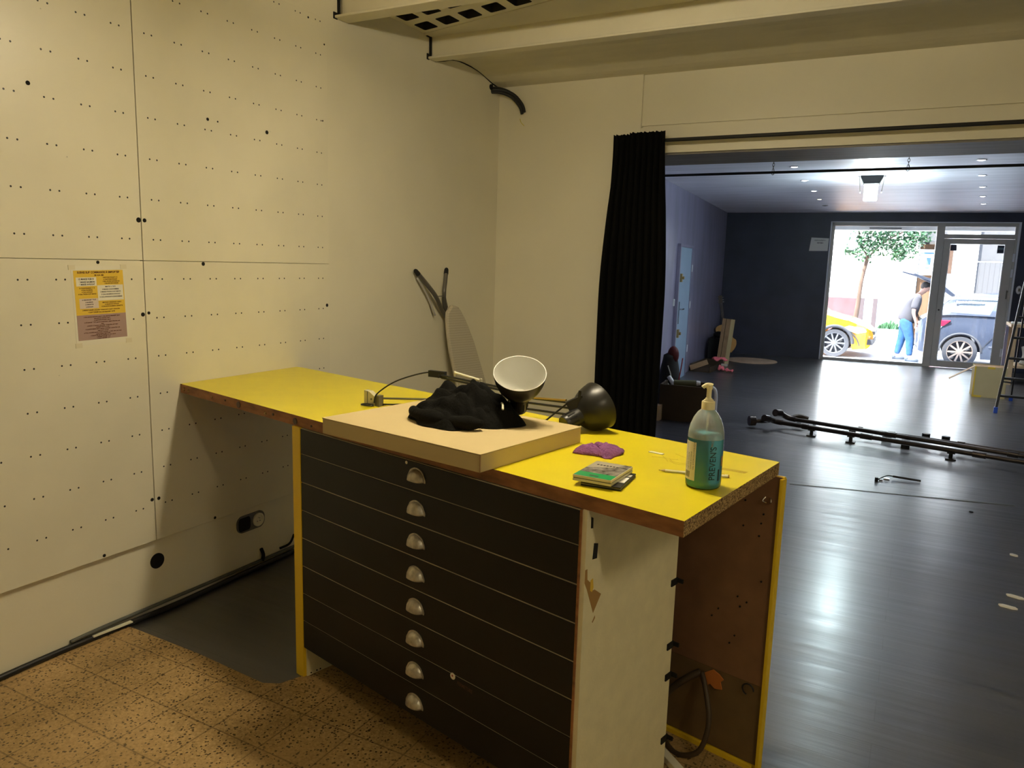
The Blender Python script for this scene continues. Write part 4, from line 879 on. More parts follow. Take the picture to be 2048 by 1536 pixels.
# purple cloth, folded
rg_ = B()
RM = Matrix.Translation(K3(1.955, 0.372, T + 0.0006)) @ Matrix.Rotation(math.atan2(KU.y, KU.x) + 0.12, 4, 'Z')
OUT = [(-0.062, -0.045), (-0.055, -0.062), (-0.03, -0.06), (0.0, -0.052), (0.03, -0.050), (0.052, -0.058), (0.068, -0.052), (0.064, -0.02), (0.070, 0.02), (0.055, 0.06), (0.03, 0.058), (0.0, 0.072), (-0.035, 0.055), (-0.052, 0.01)]
def outl(a):
    n = len(OUT); x = a * n; i = int(x) % n; f = x - int(x); p = OUT[i]; q = OUT[(i + 1) % n]
    return (p[0] + (q[0] - p[0]) * f, p[1] + (q[1] - p[1]) * f)
def rag(s_, t_):
    p = outl(s_ % 1.0); x, y = p[0] * t_, p[1] * t_
    hh = 0.022 * (1 - t_ ** 4) ** 0.7 + 0.006 * noise.noise(Vector((x * 50, y * 50, 1)))
    dcr = (y + 0.9 * x + 0.006)
    hh -= 0.010 * math.exp(-(dcr / 0.006) ** 2) * (1 if x > -0.03 else 0.3)
    hh += 0.004 * noise.noise(Vector((x * 120, y * 120, 4)))
    return (x, y, max(hh, 0.001 * (1 - t_) + 0.0005))
rg_.grid(rag, 84, 26); bmesh.ops.remove_doubles(rg_.bm, verts=rg_.bm.verts[:], dist=0.0003)
for s0, s1 in ((0, 1),):
    pass
tag(rg_.done('cleaning_cloth', m_purple, smooth=True, M=RM, solid=0.002), 'folded purple cleaning cloth lying on the yellow worktop', 'cloth')

# white sliver and pencil
cp = B(); cp.prism([(-0.024, -0.006), (0.022, -0.010), (0.024, 0.004), (-0.02, 0.007)], 0, 0.0025, M=Matrix.Translation(K3(2.08, 0.497, T)) @ Matrix.Rotation(-0.15, 4, 'Z'))
tag(cp.done('plastic_offcut', m_ivory), 'small white plastic offcut on the worktop above the pencil', 'offcut')
pe = thing('pencil', 'white pencil lying behind the blue gel bottle on the worktop', 'pencil', K3(2.275, 0.362, T))
PA = K3(2.192, 0.320, T + 0.0045); PB = K3(2.360, 0.406, T + 0.0045); pdv = (PB - PA).normalized()
B().cyl(PA + pdv * 0.018, PB - pdv * 0.012, 0.0040, seg=6).done('barrel', m_pencilw, pe)
B().cyl(PA + pdv * 0.004, PA + pdv * 0.018, 0.0010, 0.0038, seg=12).done('wood_tip', m_wood_l, pe)
B().cyl(PA, PA + pdv * 0.004, 0.0002, 0.0010, seg=8).done('lead', m_black, pe)
B().cyl(PB - pdv * 0.012, PB - pdv * 0.004, 0.0042, seg=14).done('ferrule', m_ivory, pe)
B().cyl(PB - pdv * 0.004, PB, 0.0040, seg=14).done('end_cap', m_oct, pe)

# pump bottle
bo = thing('pump_bottle', 'clear pump bottle of blue gel with cream pump standing on the worktop', 'bottle', K3(2.345, 0.283, T))
BM = Matrix.Translation(K3(2.345, 0.283, T + 0.0004))
bp_ = [(0.0, 0.001), (0.040, 0.001), (0.0445, 0.006), (0.0455, 0.02), (0.0455, 0.130), (0.0445, 0.146), (0.041, 0.163), (0.034, 0.181), (0.025, 0.195), (0.0165, 0.203), (0.0145, 0.206)]
B().lathe(bp_[:5], 56).done('bottle_shell', m_bottle, bo, smooth=True, M=BM)
B().lathe(bp_[4:], 56).done('bottle_shoulder', m_bottletop, bo, smooth=True, M=BM)
lq = [(0.0, 0.0025), (0.039, 0.0025), (0.0432, 0.008), (0.0442, 0.02), (0.0442, 0.130), (0.0438, 0.142), (0.0, 0.142)]
B().lathe(lq, 56).done('gel', m_bottleliq, bo, smooth='auto', M=BM)
dt = B(); dt.tube([(0.0, 0.0, 0.145), (0.002, 0.001, 0.205)], 0.003, seg=8, smooth=False); dt.done('dip_tube', m_ivory, bo, M=BM)
B().lathe([(0.0, 0.203), (0.0168, 0.203), (0.0168, 0.2215), (0.0162, 0.2235), (0.0125, 0.2245), (0.0122, 0.2275), (0.0095, 0.2285), (0.008, 0.232), (0.0, 0.232)], 36).done('screw_cap', m_cream_pl, bo, smooth='auto', M=BM)
pu = B(); pu.cyl((0, 0, 0.231), (0, 0, 0.258), 0.0062, seg=20); pu.cyl((0, 0, 0.256), (0, 0, 0.266), 0.0085, 0.0078, seg=20)
vd = Vector((-0.85, -0.25, 0)).normalized()
pu.tube([Vector((0.0, 0, 0.264)) - vd * 0.008, Vector((0, 0, 0.266)) + vd * 0.004, Vector((0, 0, 0.262)) + vd * 0.012, Vector((0, 0, 0.258)) + vd * 0.0165], 0.0052, seg=12)
pu.done('pump_head', m_cream_pl, bo, smooth='auto', M=BM)
def wrap(me, a0, z0, r=0.0458):
    """local x -> up the bottle, local y -> around; lettering reads bottom to top"""
    for v in me.vertices:
        x, y = v.co.x, v.co.y
        a = a0 - y / r          # +y of the text points to the left when it reads upwards
        v.co = Vector((r * math.cos(a), r * math.sin(a), z0 + x))
    return me
camdir = math.atan2(-1.905, 0.452)     # from the bottle towards the camera side
aw = camdir + 0.49
me = text_mesh('PREVEN\'S', 0.0235, 'LEFT', 0.00025)
xs = [v.co.x for v in me.vertices]; me.transform(Matrix.Diagonal((0.086 / (max(xs) - min(xs)), 1, 1, 1)))
m_btxt = mat('dark_teal_print', (0.012, 0.05, 0.06), 0.5)
obj_from(wrap(me, aw, 0.027), 'lettering', m_btxt, bo, BM)
me = text_mesh('PRO', 0.0085, 'LEFT'); obj_from(wrap(me, aw - 0.10, 0.114), 'lettering', m_oct, bo, BM)
def patch(a0, a1, z0, z1, r, name, m):
    b = B(); b.grid(lambda s_, t_: (r * math.cos(a0 + (a1 - a0) * s_), r * math.sin(a0 + (a1 - a0) * s_), z0 + (z1 - z0) * t_), 14, 1); return b.done(name, m, bo, M=BM)
patch(camdir - 1.55, camdir - 0.50, 0.022, 0.122, 0.04575, 'back_label', m_pwhite)
mes = []
for k, (tt, x0) in enumerate((('GEL HYDROALCOOLIQUE', 0.05), ('USAGE EXTERNE', 0.05), ('NE PAS AVALER', 0.05), ('TENIR HORS DE PORTÉE', 0.05), ('DES ENFANTS', 0.05))):
    me = text_mesh(tt, 0.0062, 'LEFT'); mes.append(wrap(me, camdir - 0.62 - 0.19 * k, x0, 0.0459))
obj_from(join_meshes(mes), 'label_lettering', m_cablegrey, bo, BM)
for k in range(9): patch(camdir - 1.30 + 0.05 * k, camdir - 1.30 + 0.05 * k + (0.03 if k % 3 else 0.018), 0.028, 0.044, 0.0459, 'barcode_bar', m_inkblack)
patch(camdir + 1.10, camdir + 1.28, 0.062, 0.088, 0.0459, 'front_print', m_oct)
patch(camdir + 0.86, camdir + 0.98, 0.025, 0.055, 0.0459, 'front_print', m_btxt)

# ------------------------------------------------------------------ ironing board against the left wall
ib = thing('ironing_board', 'folded ironing board standing nose up against the wall behind the worktop', 'ironing board', (-2.62, 4.3, 0))
# board lies in a plane leaning on the wall
def IB(s_, w_):  # s along the board (0 = tail on the floor, 1.28 = nose), w across (+ toward far wall)
    base = Vector((-2.55, 4.55, 0.02)); tip = Vector((-2.72, 4.195, 1.262))
    d = (tip - base); ax = d / d.length
    nrm = Vector((1, -0.22, 0)).normalized(); sd_ = nrm.cross(ax).normalized()
    if sd_.y < 0: sd_ = -sd_
    return base + ax * s_ + sd_ * w_, ax, sd_, ax.cross(sd_).normalized()
LN = (Vector((-2.72, 4.195, 1.262)) - Vector((-2.55, 4.55, 0.02))).length
prof_ = []
for k in range(41):
    t_ = k / 40; s_ = LN * t_
    r_ = LN - s_
    wd = 0.175 * min(1.0, (1 - math.exp(-r_ / 0.11)) * (0.52 + 0.48 * min(1, r_ / 0.75))) if r_ > 0 else 0
    wd = 0.112 * (max(r_, 0) / 0.30) ** 0.34 if r_ < 0.30 else 0.112 + 0.03 * min(1, (r_ - 0.30) / 0.6)
    prof_.append((s_, wd))
_, ax, sd_, nm = IB(0, 0)
if nm.x < 0: nm = -nm
b = B(); L0 = []; 
pts = [(s_, -w_) for s_, w_ in prof_] + [(s_, w_) for s_, w_ in reversed(prof_[:-1])]
IM = Matrix(((ax.x, sd_.x, nm.x, 0), (ax.y, sd_.y, nm.y, 0), (ax.z, sd_.z, nm.z, 0), (0, 0, 0, 1))); base_ = IB(0, 0)[0]; IM.translation = base_
b.prism(pts, -0.012, 0.012, M=IM); b.done('padded_cover', m_ribs, ib, bevel=0.008)
pts2 = [(x * 1.003 + 0.002, y * 1.05) for x, y in pts]
b = B(); b.prism(pts2, -0.016, 0.004, M=IM); b.done('cover_hem', m_iron_cover, ib, bevel=0.006)
f_ = Vector((XW + 0.03, 3.89, 1.472)); g_ = Vector((XW + 0.03, 4.215, 1.478))
m1 = Vector((-2.75, 4.055, 1.325)); m2 = Vector((-2.752, 4.155, 1.345))
q = B(); q.tube([f_, f_ + (m1 - f_) * 0.5 + Vector((0, 0.006, 0)), m1, Vector((-2.770, 4.155, 1.235)), Vector((-2.770, 4.29, 1.08)), Vector((-2.71, 4.47, 0.6)), Vector((-2.65, 4.52, 0.2))], 0.0145, seg=10); q.done('leg', m_steelgrey, ib, smooth=True)
q = B(); q.tube([g_, g_ + (m2 - g_) * 0.5, m2, Vector((-2.770, 4.20, 1.24)), Vector((-2.770, 4.33, 1.08)), Vector((-2.71, 4.51, 0.6)), Vector((-2.65, 4.58, 0.2))], 0.0135, seg=10); q.done('leg', m_steelgrey, ib, smooth=True)
q = B(); q.tube([f_ + Vector((-0.008, 0.01, -0.03)), Vector((XW + 0.025, 4.01, 1.325)), Vector((XW + 0.03, 4.09, 1.20))], 0.007, seg=8); q.done('leg_shadow_rod', m_alu, ib, smooth=True)  # rod shaped to stand for the leg's wall shadow and a second tube
for p, d in ((f_, (f_ - m1).normalized()), (g_, (g_ - m2).normalized())):
    q = B(); q.cyl(p - d * 0.012, p + d * 0.020, 0.0155, 0.014, seg=16); q.sph(p + d * 0.020, 0.013, 12); q.done('foot_cap', m_rubber, ib, smooth='auto')
q = B(); q.tube([Vector((-2.747, 4.055, 1.325)), Vector((-2.747, 4.158, 1.325))], 0.003, seg=6, smooth=False); q.tube([Vector((-2.745, 4.158, 1.325)), Vector((-2.737, 4.175, 1.25))], 0.003, seg=6, smooth=False); q.done('cross_wire', m_steelgrey, ib)

# ------------------------------------------------------------------ curtain and rods
rod1 = thing('curtain_rod', 'black curtain rod running along the face of the header over the opening', 'curtain rod', (0.5, 4.84, 2.35))
B().cyl((-1.86, 4.845, 2.352), (XR, 4.845, 2.352), 0.0115, seg=16).done('rod', m_black, rod1)
for x in (-1.80, 0.9, 2.4):
    q = B(); q.box((x - 0.012, 4.845, 2.36), (x + 0.012, YP + 0.02, 2.368)); q.done('bracket', m_black, rod1)
cu = thing('curtain', 'black pleated curtain bunched at the left side of the opening', 'curtain', (-1.7, 4.85, 1.2))
cb_ = B()
def cur(s_, t_, part):
    z = 2.398 - 2.375 * t_
    x0, x1 = ((-1.880, -1.770), (-1.768, -1.532))[part]
    xx0, xx1 = ((-1.945, -1.77), (-1.775, -1.485))[part]
    k = min(1, t_ / 0.45); k = k * k * (3 - 2 * k)
    a = x0 + (xx0 - x0) * k; b2 = x1 + (xx1 - x1) * k
    npl = (3, 6)[part]
    amp = 0.010 + 0.026 * min(1, t_ * 5)
    ph = npl * 2 * PI * s_ + 0.6 * math.sin(3 * t_ + part) + 0.3 * noise.noise(Vector((s_ * 4, t_ * 2, part)))
    y = 4.814 - part * 0.010 + amp * math.sin(ph) - 0.012 * math.sin(PI * s_) * k
    x = a + (b2 - a) * s_ + 0.010 * math.cos(ph) * min(1, t_ * 5)
    top = 0.006 * abs(math.sin(npl * PI * s_ * 1.5)) if t_ == 0 else 0
    return (x, y, z - top + (0.008 if part and t_ < 0.02 else 0))
cb_.grid(lambda s_, t_: cur(s_, t_, 0), 90, 36); cb_.grid(lambda s_, t_: cur(s_, t_, 1), 160, 36)
cb_.done('curtain_cloth', m_curtain, cu, smooth=True, solid=0.0015)
rod2 = thing('hanging_rod', 'thin black rod hung on two chains from the grey ceiling past the header', 'hanging rod', (-0.3, 6.5, 2.33))
B().cyl((-2.4, 6.5, 2.331), (3.4, 6.5, 2.331), 0.0105, seg=14).done('rod', m_black, rod2)
for cx_ in (-1.157, -0.189):
    q = B(); z = 2.335; n_ = 0
    while z < ZF:
        M = Matrix.Translation((cx_, 6.5, z + 0.012)) @ Matrix.Rotation(PI / 2 * (n_ % 2), 4, 'Z') @ Matrix.Rotation(PI / 2, 4, 'X')
        pts = [M @ Vector((0.0075 * math.cos(t), 0.014 * math.sin(t), 0)) for t in [2 * PI * x / 10 for x in range(11)]]
        q.tube(pts, 0.0022, seg=5, smooth=False, cap=False); z += 0.0215; n_ += 1
    q.tube([Vector((cx_ - 0.013, 6.5, 2.322)), Vector((cx_, 6.5, 2.312)), Vector((cx_ + 0.013, 6.5, 2.33)), Vector((cx_, 6.5, 2.352))], 0.0025, seg=6)
    q.done('chain', m_steelgrey, rod2, smooth=True)

# ------------------------------------------------------------------ lights of the place
# warm tube fixture on the ceiling of the front bay (above the picture)
def batten(x, y, z, half, strength, label):
    fx = thing('ceiling_batten', label, 'ceiling light', (x, y, z))
    B().box((x - half - 0.04, y - 0.03, z + 0.02), (x + half + 0.04, y + 0.03, z + 0.07)).done('housing', m_ivory, fx, bevel=0.004)
    for dx in (-half * 0.7, half * 0.7): B().cyl((x + dx, y, z + 0.06), (x + dx, y, 3.085), 0.005, seg=8).done('hanger', m_steelgrey, fx)
    mt = mat('warm_tube_glow', (1, 0.9, 0.7), 0.4, emit=(1.0, 0.855, 0.60), estr=strength)
    B().box((x - half, y - 0.03, z - 0.004), (x + half, y + 0.03, z + 0.019)).done('diffuser', mt, fx)
batten(-1.10, 2.17, 2.62, 0.35, 228, 'warm white tube fixture hung from the front room ceiling above the worktop')
batten(1.4, 0.5, 2.62, 0.35, 112, 'warm white tube fixture hung from the front room ceiling beside the camera')
# recessed spots in the far ceiling
spots = [(-1.248, 8.143, 1), (-1.315, 9.378, 1), (-1.36, 10.601, 1), (-1.43, 11.799, 2), (-1.48, 12.949, 0), (0.341, 8.083, 1), (0.414, 9.296, 1), (0.485, 10.465, 1), (0.557, 11.682, 1), (0.634, 12.866, 1)]
side_n = ['left', 'right']
order = ['nearest', 'second', 'third', 'fourth', 'farthest']
for i, (x, y, k) in enumerate(spots):
    lab = 'lit recessed ceiling spot, %s of the %s-hand row in the dark room' % (order[i % 5], side_n[i // 5])
    if k == 2: lab = 'dim warm recessed ceiling spot, fourth of the left-hand row in the dark room'
    if k == 0: lab = 'unlit recessed ceiling spot, farthest of the left-hand row in the dark room'
    t = thing('ceiling_spot', lab, 'ceiling spot', (x, y, ZF), 'recessed spots in the dark room ceiling')
    M = Matrix.Translation((x, y, ZF))
    B().lathe([(0.034, 0.001), (0.043, -0.001), (0.045, -0.005), (0.036, -0.007), (0.033, -0.004)], 28).done('trim_ring', m_whitepvc if k else m_steelgrey, t, smooth=True, M=M)
    B().lathe([(0.0, -0.012), (0.02, -0.010), (0.034, -0.003)], 24).done('lens', [m_black, m_lensglow, m_lenswarm][k], t, smooth=True, M=M)
    if k:
        pd_ = bpy.data.lights.new('spot_light', 'SPOT'); pd_.energy = 30 if k == 1 else 8; pd_.spot_size = 1.9; pd_.spot_blend = 0.8; pd_.color = (0.95, 0.97, 1) if k == 1 else (1, 0.8, 0.5); pd_.shadow_soft_size = 0.03
        po = bpy.data.objects.new('spot_light', pd_); C.objects.link(po); po.location = (x, y, ZF - 0.02); po.parent = t; po.matrix_parent_inverse = t.matrix_world.inverted()
# flood light under the far ceiling
FLx, FLy = -0.60, 9.15
fl = thing('flood_light', 'glowing cool-white flood light with dark housing hung under the grey ceiling', 'flood light', (FLx, FLy, ZF))
FMx = Matrix.Translation((FLx, FLy, ZF)) @ Matrix.Rotation(0.065, 4, 'Z')
q = B(); q.prism([(-0.115, 0.0), (0.115, 0.0), (0.075, -0.085), (-0.075, -0.085)], -0.08, 0.08, M=FMx @ Matrix.Rotation(PI / 2, 4, 'X')); q.done('housing', m_black, fl, bevel=0.004)
for s_ in (-1, 1):
    q = B(); q.prism([(s_ * 0.118, -0.005), (s_ * 0.126, -0.005), (s_ * 0.108, -0.17), (s_ * 0.100, -0.17)], -0.08, 0.08, M=FMx @ Matrix.Rotation(PI / 2, 4, 'X')); q.done('reflector_wing', m_alu, fl)
q = B(); q.box((-0.066, -0.06, -0.255), (0.066, 0.06, -0.085), M=FMx); q.done('glowing_lens', m_floodglow, fl, bevel=0.01)
fdl = bpy.data.lights.new('flood_glow', 'POINT'); fdl.energy = 48; fdl.color = (0.78, 0.97, 1.0); fdl.shadow_soft_size = 0.10
fo = bpy.data.objects.new('flood_glow', fdl); C.objects.link(fo); fo.location = (FLx, FLy, ZF - 0.37); fo.parent = fl; fo.matrix_parent_inverse = fl.matrix_world.inverted()

# ================================================================== FAR ROOM CONTENTS
# sheet with handwriting on the far wall
ps = thing('handwritten_sheet', 'white handwritten sheet stuck on the dark wall left of the shop window', 'paper sheet', F3(1.61, -0.002, 2.03))
B().prism([(1.455, 1.915), (1.762, 1.920), (1.768, 2.138), (1.478, 2.150)], -0.004, -0.002, M=FM @ Matrix(((1, 0, 0, 0), (0, 0, 1, 0), (0, 1, 0, 0), (0, 0, 0, 1)))).done('paper', m_paper, ps)
q = B()
for r_, (x0, x1) in enumerate(((1.53, 1.72), (1.58, 1.68))):
    z = 2.10 - r_ * 0.045; n_ = 14
    q.tube([F3(x0 + (x1 - x0) * k / n_, -0.0055, z + (0.010 if k % 2 else -0.006) + 0.004 * math.sin(k * 2.3)) for k in range(n_ + 1)], 0.0022, seg=4)
q.done('handwriting', m_inkblack, ps)
al = thing('wall_alarm', 'small white round wall box right of the glazed door', 'wall box', F3(4.69, -0.01, 1.354))
B().lathe([(0.0, 0.03), (0.035, 0.028), (0.05, 0.015), (0.052, 0.0)], 28).done('cover', m_whitepvc, al, smooth='auto', M=FM @ Matrix.Translation((4.69, 0, 1.354)) @ Matrix.Diagonal((0.8, 1, 1.3, 1)) @ Matrix.Rotation(PI / 2, 4, 'X'))
B().box((4.675, -0.033, 1.33), (4.705, -0.026, 1.38), M=FM).done('keypad', m_steelgrey, al)

# acoustic guitar in the far left corner
gt = thing('acoustic_guitar', 'acoustic guitar with spruce top and dark neck leaning in the far left corner', 'guitar', (-2.95, 13.6, 0))
def gout(k):
    pts = []
    for i in range(49):
        t = i / 48; z = 0.50 * t
        w = 0.0
        if t < 0.02: w = 0.10
        w = 0.193 * math.sin(PI * min(1, (t + 0.06) / 0.82)) ** 0.6 if t < 0.42 else 0.0
        if t >= 0.42:
            w = 0.118 + 0.073 * ((0.62 - t) / 0.20) ** 2 if t < 0.62 else 0.118 + 0.028 * math.sin(min(1, (t - 0.62) / 0.2) * PI / 2)
            if t > 0.86: w = 0.146 * math.sqrt(max(0, 1 - ((t - 0.86) / 0.145) ** 2))
        pts.append((w * k, z))
    return pts
half = gout(1.0); half[0] = (0.09, 0.0)
poly = [(x, z) for x, z in half] + [(-x, z) for x, z in reversed(half)]
GM = Matrix.Translation((-2.90, 13.30, 0.11)) @ Matrix.Rotation(0.55, 4, 'Z') @ Matrix.Rotation(math.radians(-9), 4, 'X') @ Matrix.Rotation(math.radians(-8), 4, 'Y')
GP = GM @ Matrix.Rotation(PI / 2, 4, 'X')
B().prism(poly, -0.10, -0.002, M=GP).done('body', m_wood_d, gt, bevel=0.004)
B().prism(poly, -0.002, 0.002, M=GP).done('soundboard', m_wood_g, gt)
B().cyl(GP @ Vector((0, 0.34, 0.0015)), GP @ Vector((0, 0.34, 0.0032)), 0.05, seg=28).done('sound_hole', m_blackmatte, gt)
B().prism([(0.02, 0.27), (0.06, 0.23), (0.10, 0.27), (0.085, 0.33), (0.055, 0.35), (0.03, 0.29)], 0.002, 0.004, M=GP).done('pickguard', m_black, gt)
B().box((-0.07, 0.13, 0.002), (0.07, 0.155, 0.012), M=GP).done('bridge', m_wood_d, gt)
B().box((-0.024, 0.40, 0.002), (0.024, 0.86, 0.018), M=GP).done('neck', m_wood_d, gt)
B().prism([(-0.026, 0.86), (0.026, 0.86), (0.036, 1.0), (0.0, 1.01), (-0.036, 1.0)], -0.006, 0.010, M=GP).done('headstock', m_wood_d, gt)
for s_ in (-1, 1):
    for k in range(3): B().cyl(GP @ Vector((s_ * 0.03, 0.89 + 0.04 * k, 0.0)), GP @ Vector((s_ * 0.056, 0.89 + 0.04 * k, 0.0)), 0.008, seg=10).done('tuning_peg', m_chrome, gt)
q = B()
for k in range(6): q.cyl(GP @ Vector((-0.018 + 0.0072 * k, 0.15, 0.014)), GP @ Vector((-0.015 + 0.006 * k, 0.87, 0.021)), 0.0007, seg=4)
q.done('strings', m_chrome, gt)['kind'] = 'stuff'
# cardboard sleeve in front of it
sl_ = thing('cardboard_sleeve', 'tall narrow brown cardboard sleeve standing in front of the guitar', 'cardboard', (-2.75, 12.55, 0))
SM = Matrix.Translation((-2.80, 12.40, 0)) @ Matrix.Rotation(-0.25, 4, 'Z') @ Matrix.Rotation(math.radians(-5), 4, 'X') @ Matrix.Rotation(math.radians(2.5), 4, 'Y')
B().box((-0.075, 0, 0.0), (0.075, 0.10, 0.76), M=SM).done('sleeve_body', m_card2, sl_, bevel=0.004)
q = B(); q.box((0.076, -0.01, 0.02), (0.080, 0.13, 0.76), M=SM); q.done('open_flap', m_card, sl_)
q = B(); q.box((-0.012, -0.002, 0.0), (-0.004, 0.001, 0.76), M=SM); q.box((-0.07, 0.02, 0.757), (0.07, 0.09, 0.762), M=SM); q.done('crease', m_carddark, sl_)
# black guitar case / amp behind
amp = thing('black_amplifier', 'black box amplifier against the violet wall left of the guitar', 'amplifier', (-3.02, 12.9, 0))
AM = Matrix.Translation((-3.0, 13.0, 0)) @ Matrix.Rotation(0.09, 4, 'Z')
B().box((-0.12, -0.28, 0.0), (0.13, 0.22, 0.40), M=AM).done('cabinet', m_amp, amp, bevel=0.01)
q = B(); q.tube([AM @ Vector((-0.02, -0.2, 0.40)), AM @ Vector((-0.02, -0.15, 0.425)), AM @ Vector((-0.02, 0.10, 0.425)), AM @ Vector((-0.02, 0.15, 0.40))], 0.010, seg=8); q.done('carry_handle', m_amp, amp)
q = B(); q.sph(AM @ Vector((0.02, -0.1, 0.45)), 0.085, 14, (1, 1.3, 0.7)); q.done('soft_bag', m_amp, amp, smooth=True)
lt = B().box((-3.16, 12.35, 0), (-3.145, 12.37, 0.42)); tag(lt.done('wooden_lath', m_greypost), 'thin pale lath standing against the violet wall by the amplifier', 'lath')
# flattened open carton
ct = thing('open_carton', 'low open cardboard carton with raised flap on the floor below the violet wall', 'carton', (-2.85, 11.75, 0))
CT = Matrix.Translation((-2.86, 11.75, 0)) @ Matrix.Rotation(-0.02, 4, 'Z')
B().box((-0.13, -0.42, 0), (0.16, 0.40, 0.015), M=CT).done('base', m_carddark, ct)
q = B(); q.box((-0.135, -0.42, 0.0), (-0.125, 0.40, 0.12), M=CT); q.box((0.155, -0.42, 0.0), (0.165, 0.40, 0.085), M=CT); q.box((-0.13, 0.39, 0), (0.16, 0.40, 0.12), M=CT); q.done('side_walls', m_carddark, ct)
q = B(); q.box((-0.13, -0.43, 0.0), (0.155, -0.42, 0.075), M=CT @ Matrix.Translation((0, 0, 0.07)) @ Matrix.Rotation(math.radians(-24), 4, 'Y')); q.done('raised_flap', m_card2, ct)
# pink foam pieces and little transparent box
PK = [(-2.66, 11.75, 0.17, 0.10, 0.09, 0.02, 0.5), (-2.60, 11.62, 0.03, 0.045, 0.05, 0.06, 0.2), (-2.48, 11.60, 0.02, 0.05, 0.05, 0.02, 0.9)]
pkl = ['pink foam sheet draped over the end of the open carton', 'red-pink foam block on the floor beside the open carton', 'pale pink scrap on the floor at the foot of the cardboard sleeve']
for (x, y, z, a_, b_, c_, r_), lb_ in zip(PK, pkl):
    q = B(); q.grid(lambda s_, t_, a_=a_, b_=b_, c_=c_: ((s_ - .5) * 2 * a_, (t_ - .5) * 2 * b_, c_ * (1 - (2 * s_ - 1) ** 4) * (1 - (2 * t_ - 1) ** 4) + 0.03 * noise.noise(Vector((s_ * 3, t_ * 3, a_ * 90)))), 14, 14)
    tag(q.done('foam_piece', m_pink, smooth=True, solid=0.012, M=Matrix.Translation((x, y, z)) @ Matrix.Rotation(r_, 4, 'Z')), lb_, 'foam', 'pink foam pieces')
q = B(); q.box((-0.05, -0.03, 0), (0.05, 0.03, 0.035)); tag(q.done('small_tin', m_chrome, bevel=0.004, M=Matrix.Translation((-2.555, 11.62, 0.088)) @ Matrix.Rotation(0.2, 4, 'Z')), 'small shiny tin lying on the pink foam block', 'tin')
q = B(); q.cyl((0, 0, 0), (0, 0, 0.012), 0.42, seg=48); tag(q.done('round_board', m_cork, bevel=0.002, M=Matrix.Translation((-2.48, 13.35, 0.001))), 'tan round board lying flat on the floor below the dark far wall', 'board')

# crate and odds beside the curtain
cr_ = thing('storage_crate', 'dark brown storage crate standing on the black floor beside the curtain', 'crate', (-1.98, 7.55, 0))
CRM = Matrix.Translation((-2.06, 7.50, 0)) @ Matrix.Rotation(0.10, 4, 'Z')
q = B(); q.box((-0.22, -0.02, 0), (0.26, 0.0, 0.37), M=CRM); q.box((-0.22, 0.32, 0), (0.26, 0.34, 0.37), M=CRM); q.box((-0.22, 0, 0), (-0.20, 0.32, 0.37), M=CRM); q.box((0.24, 0, 0), (0.26, 0.32, 0.37), M=CRM); q.box((-0.2, 0, 0), (0.24, 0.32, 0.02), M=CRM)
q.done('crate_walls', m_carddark, cr_, bevel=0.004)
q = B(); q.tube([CRM @ Vector((0.265, 0.05, 0.36)), CRM @ Vector((0.31, 0.05, 0.36)), CRM @ Vector((0.335, 0.05, 0.30)), CRM @ Vector((0.34, 0.05, 0.10)), CRM @ Vector((0.34, 0.05, 0.02))], 0.018, seg=12)
tag(q.done('bent_white_pipe', m_whitepvc, smooth=True), 'bent white plastic pipe standing against the right side of the brown crate', 'pipe')
q = B(); q.cyl(CRM @ Vector((-0.10, 0.10, 0.375)), CRM @ Vector((0.12, 0.12, 0.385)), 0.032, seg=18); tag(q.done('rolled_mat', mat('olive_roll', (0.10, 0.10, 0.05), 0.7), bevel=0.004), 'olive roll lying across the top of the brown crate', 'roll')
q = B(); q.cyl(CRM @ Vector((0.125, 0.12, 0.387)), CRM @ Vector((0.165, 0.125, 0.389)), 0.028, 0.022, seg=18); tag(q.done('white_jar', m_whitepvc, bevel=0.004), 'white cap-like jar at the end of the olive roll on the crate', 'jar')
rc = thing('red_black_bag', 'black bag with red top and red piping peeping out behind the curtain edge', 'bag', (-2.27, 7.9, 0))
q = B()
def bag(s_, t_):
    a_ = 2 * PI * s_; k_ = 0.7 + 0.3 * math.sin(PI * min(1, t_ * 1.1)); k_ *= (1 if t_ < 1 else 0.02); return (0.14 * k_ * math.cos(a_) * (1 - 0.3 * t_), 0.14 * k_ * math.sin(a_), 0.66 * t_)
V_ = q.grid(bag, 28, 16); bmesh.ops.remove_doubles(q.bm, verts=q.bm.verts[:], dist=0.0005)
RB = Matrix.Translation((-2.32, 7.92, 0.004))
q.done('bag_body', m_amp, rc, smooth=True, M=RB)
q = B(); q.sph((0.035, -0.02, 0.62), 0.062, 20, (1.0, 0.9, 1.6)); q.done('red_top', mat('dark_red_fabric', (0.09, 0.006, 0.010), 0.6), rc, smooth=True, M=RB)
q = B(); q.tube([(0.148, -0.05, 0.60), (0.135, -0.06, 0.45), (0.11, -0.07, 0.25), (0.12, -0.08, 0.05)], 0.006, seg=8); q.done('red_piping', m_red, rc, smooth=True, M=RB)
q = B(); q.tube([(0.02, -0.145, 0.52), (0.06, -0.15, 0.42), (0.08, -0.145, 0.30)], 0.006, seg=8); q.tube([(0.0, -0.14, 0.36), (0.05, -0.15, 0.30), (0.07, -0.15, 0.16)], 0.005, seg=8); q.done('pale_straps', m_alu, rc, smooth=True, M=RB)
q = B(); q.tube([(-2.235, 7.62, 0.43), (-2.19, 7.60, 0.38), (-2.15, 7.58, 0.335)], 0.022, seg=12); tag(q.done('white_tube', m_whitepvc, smooth=True), 'short white tube between the crate and the black and red bag', 'tube')
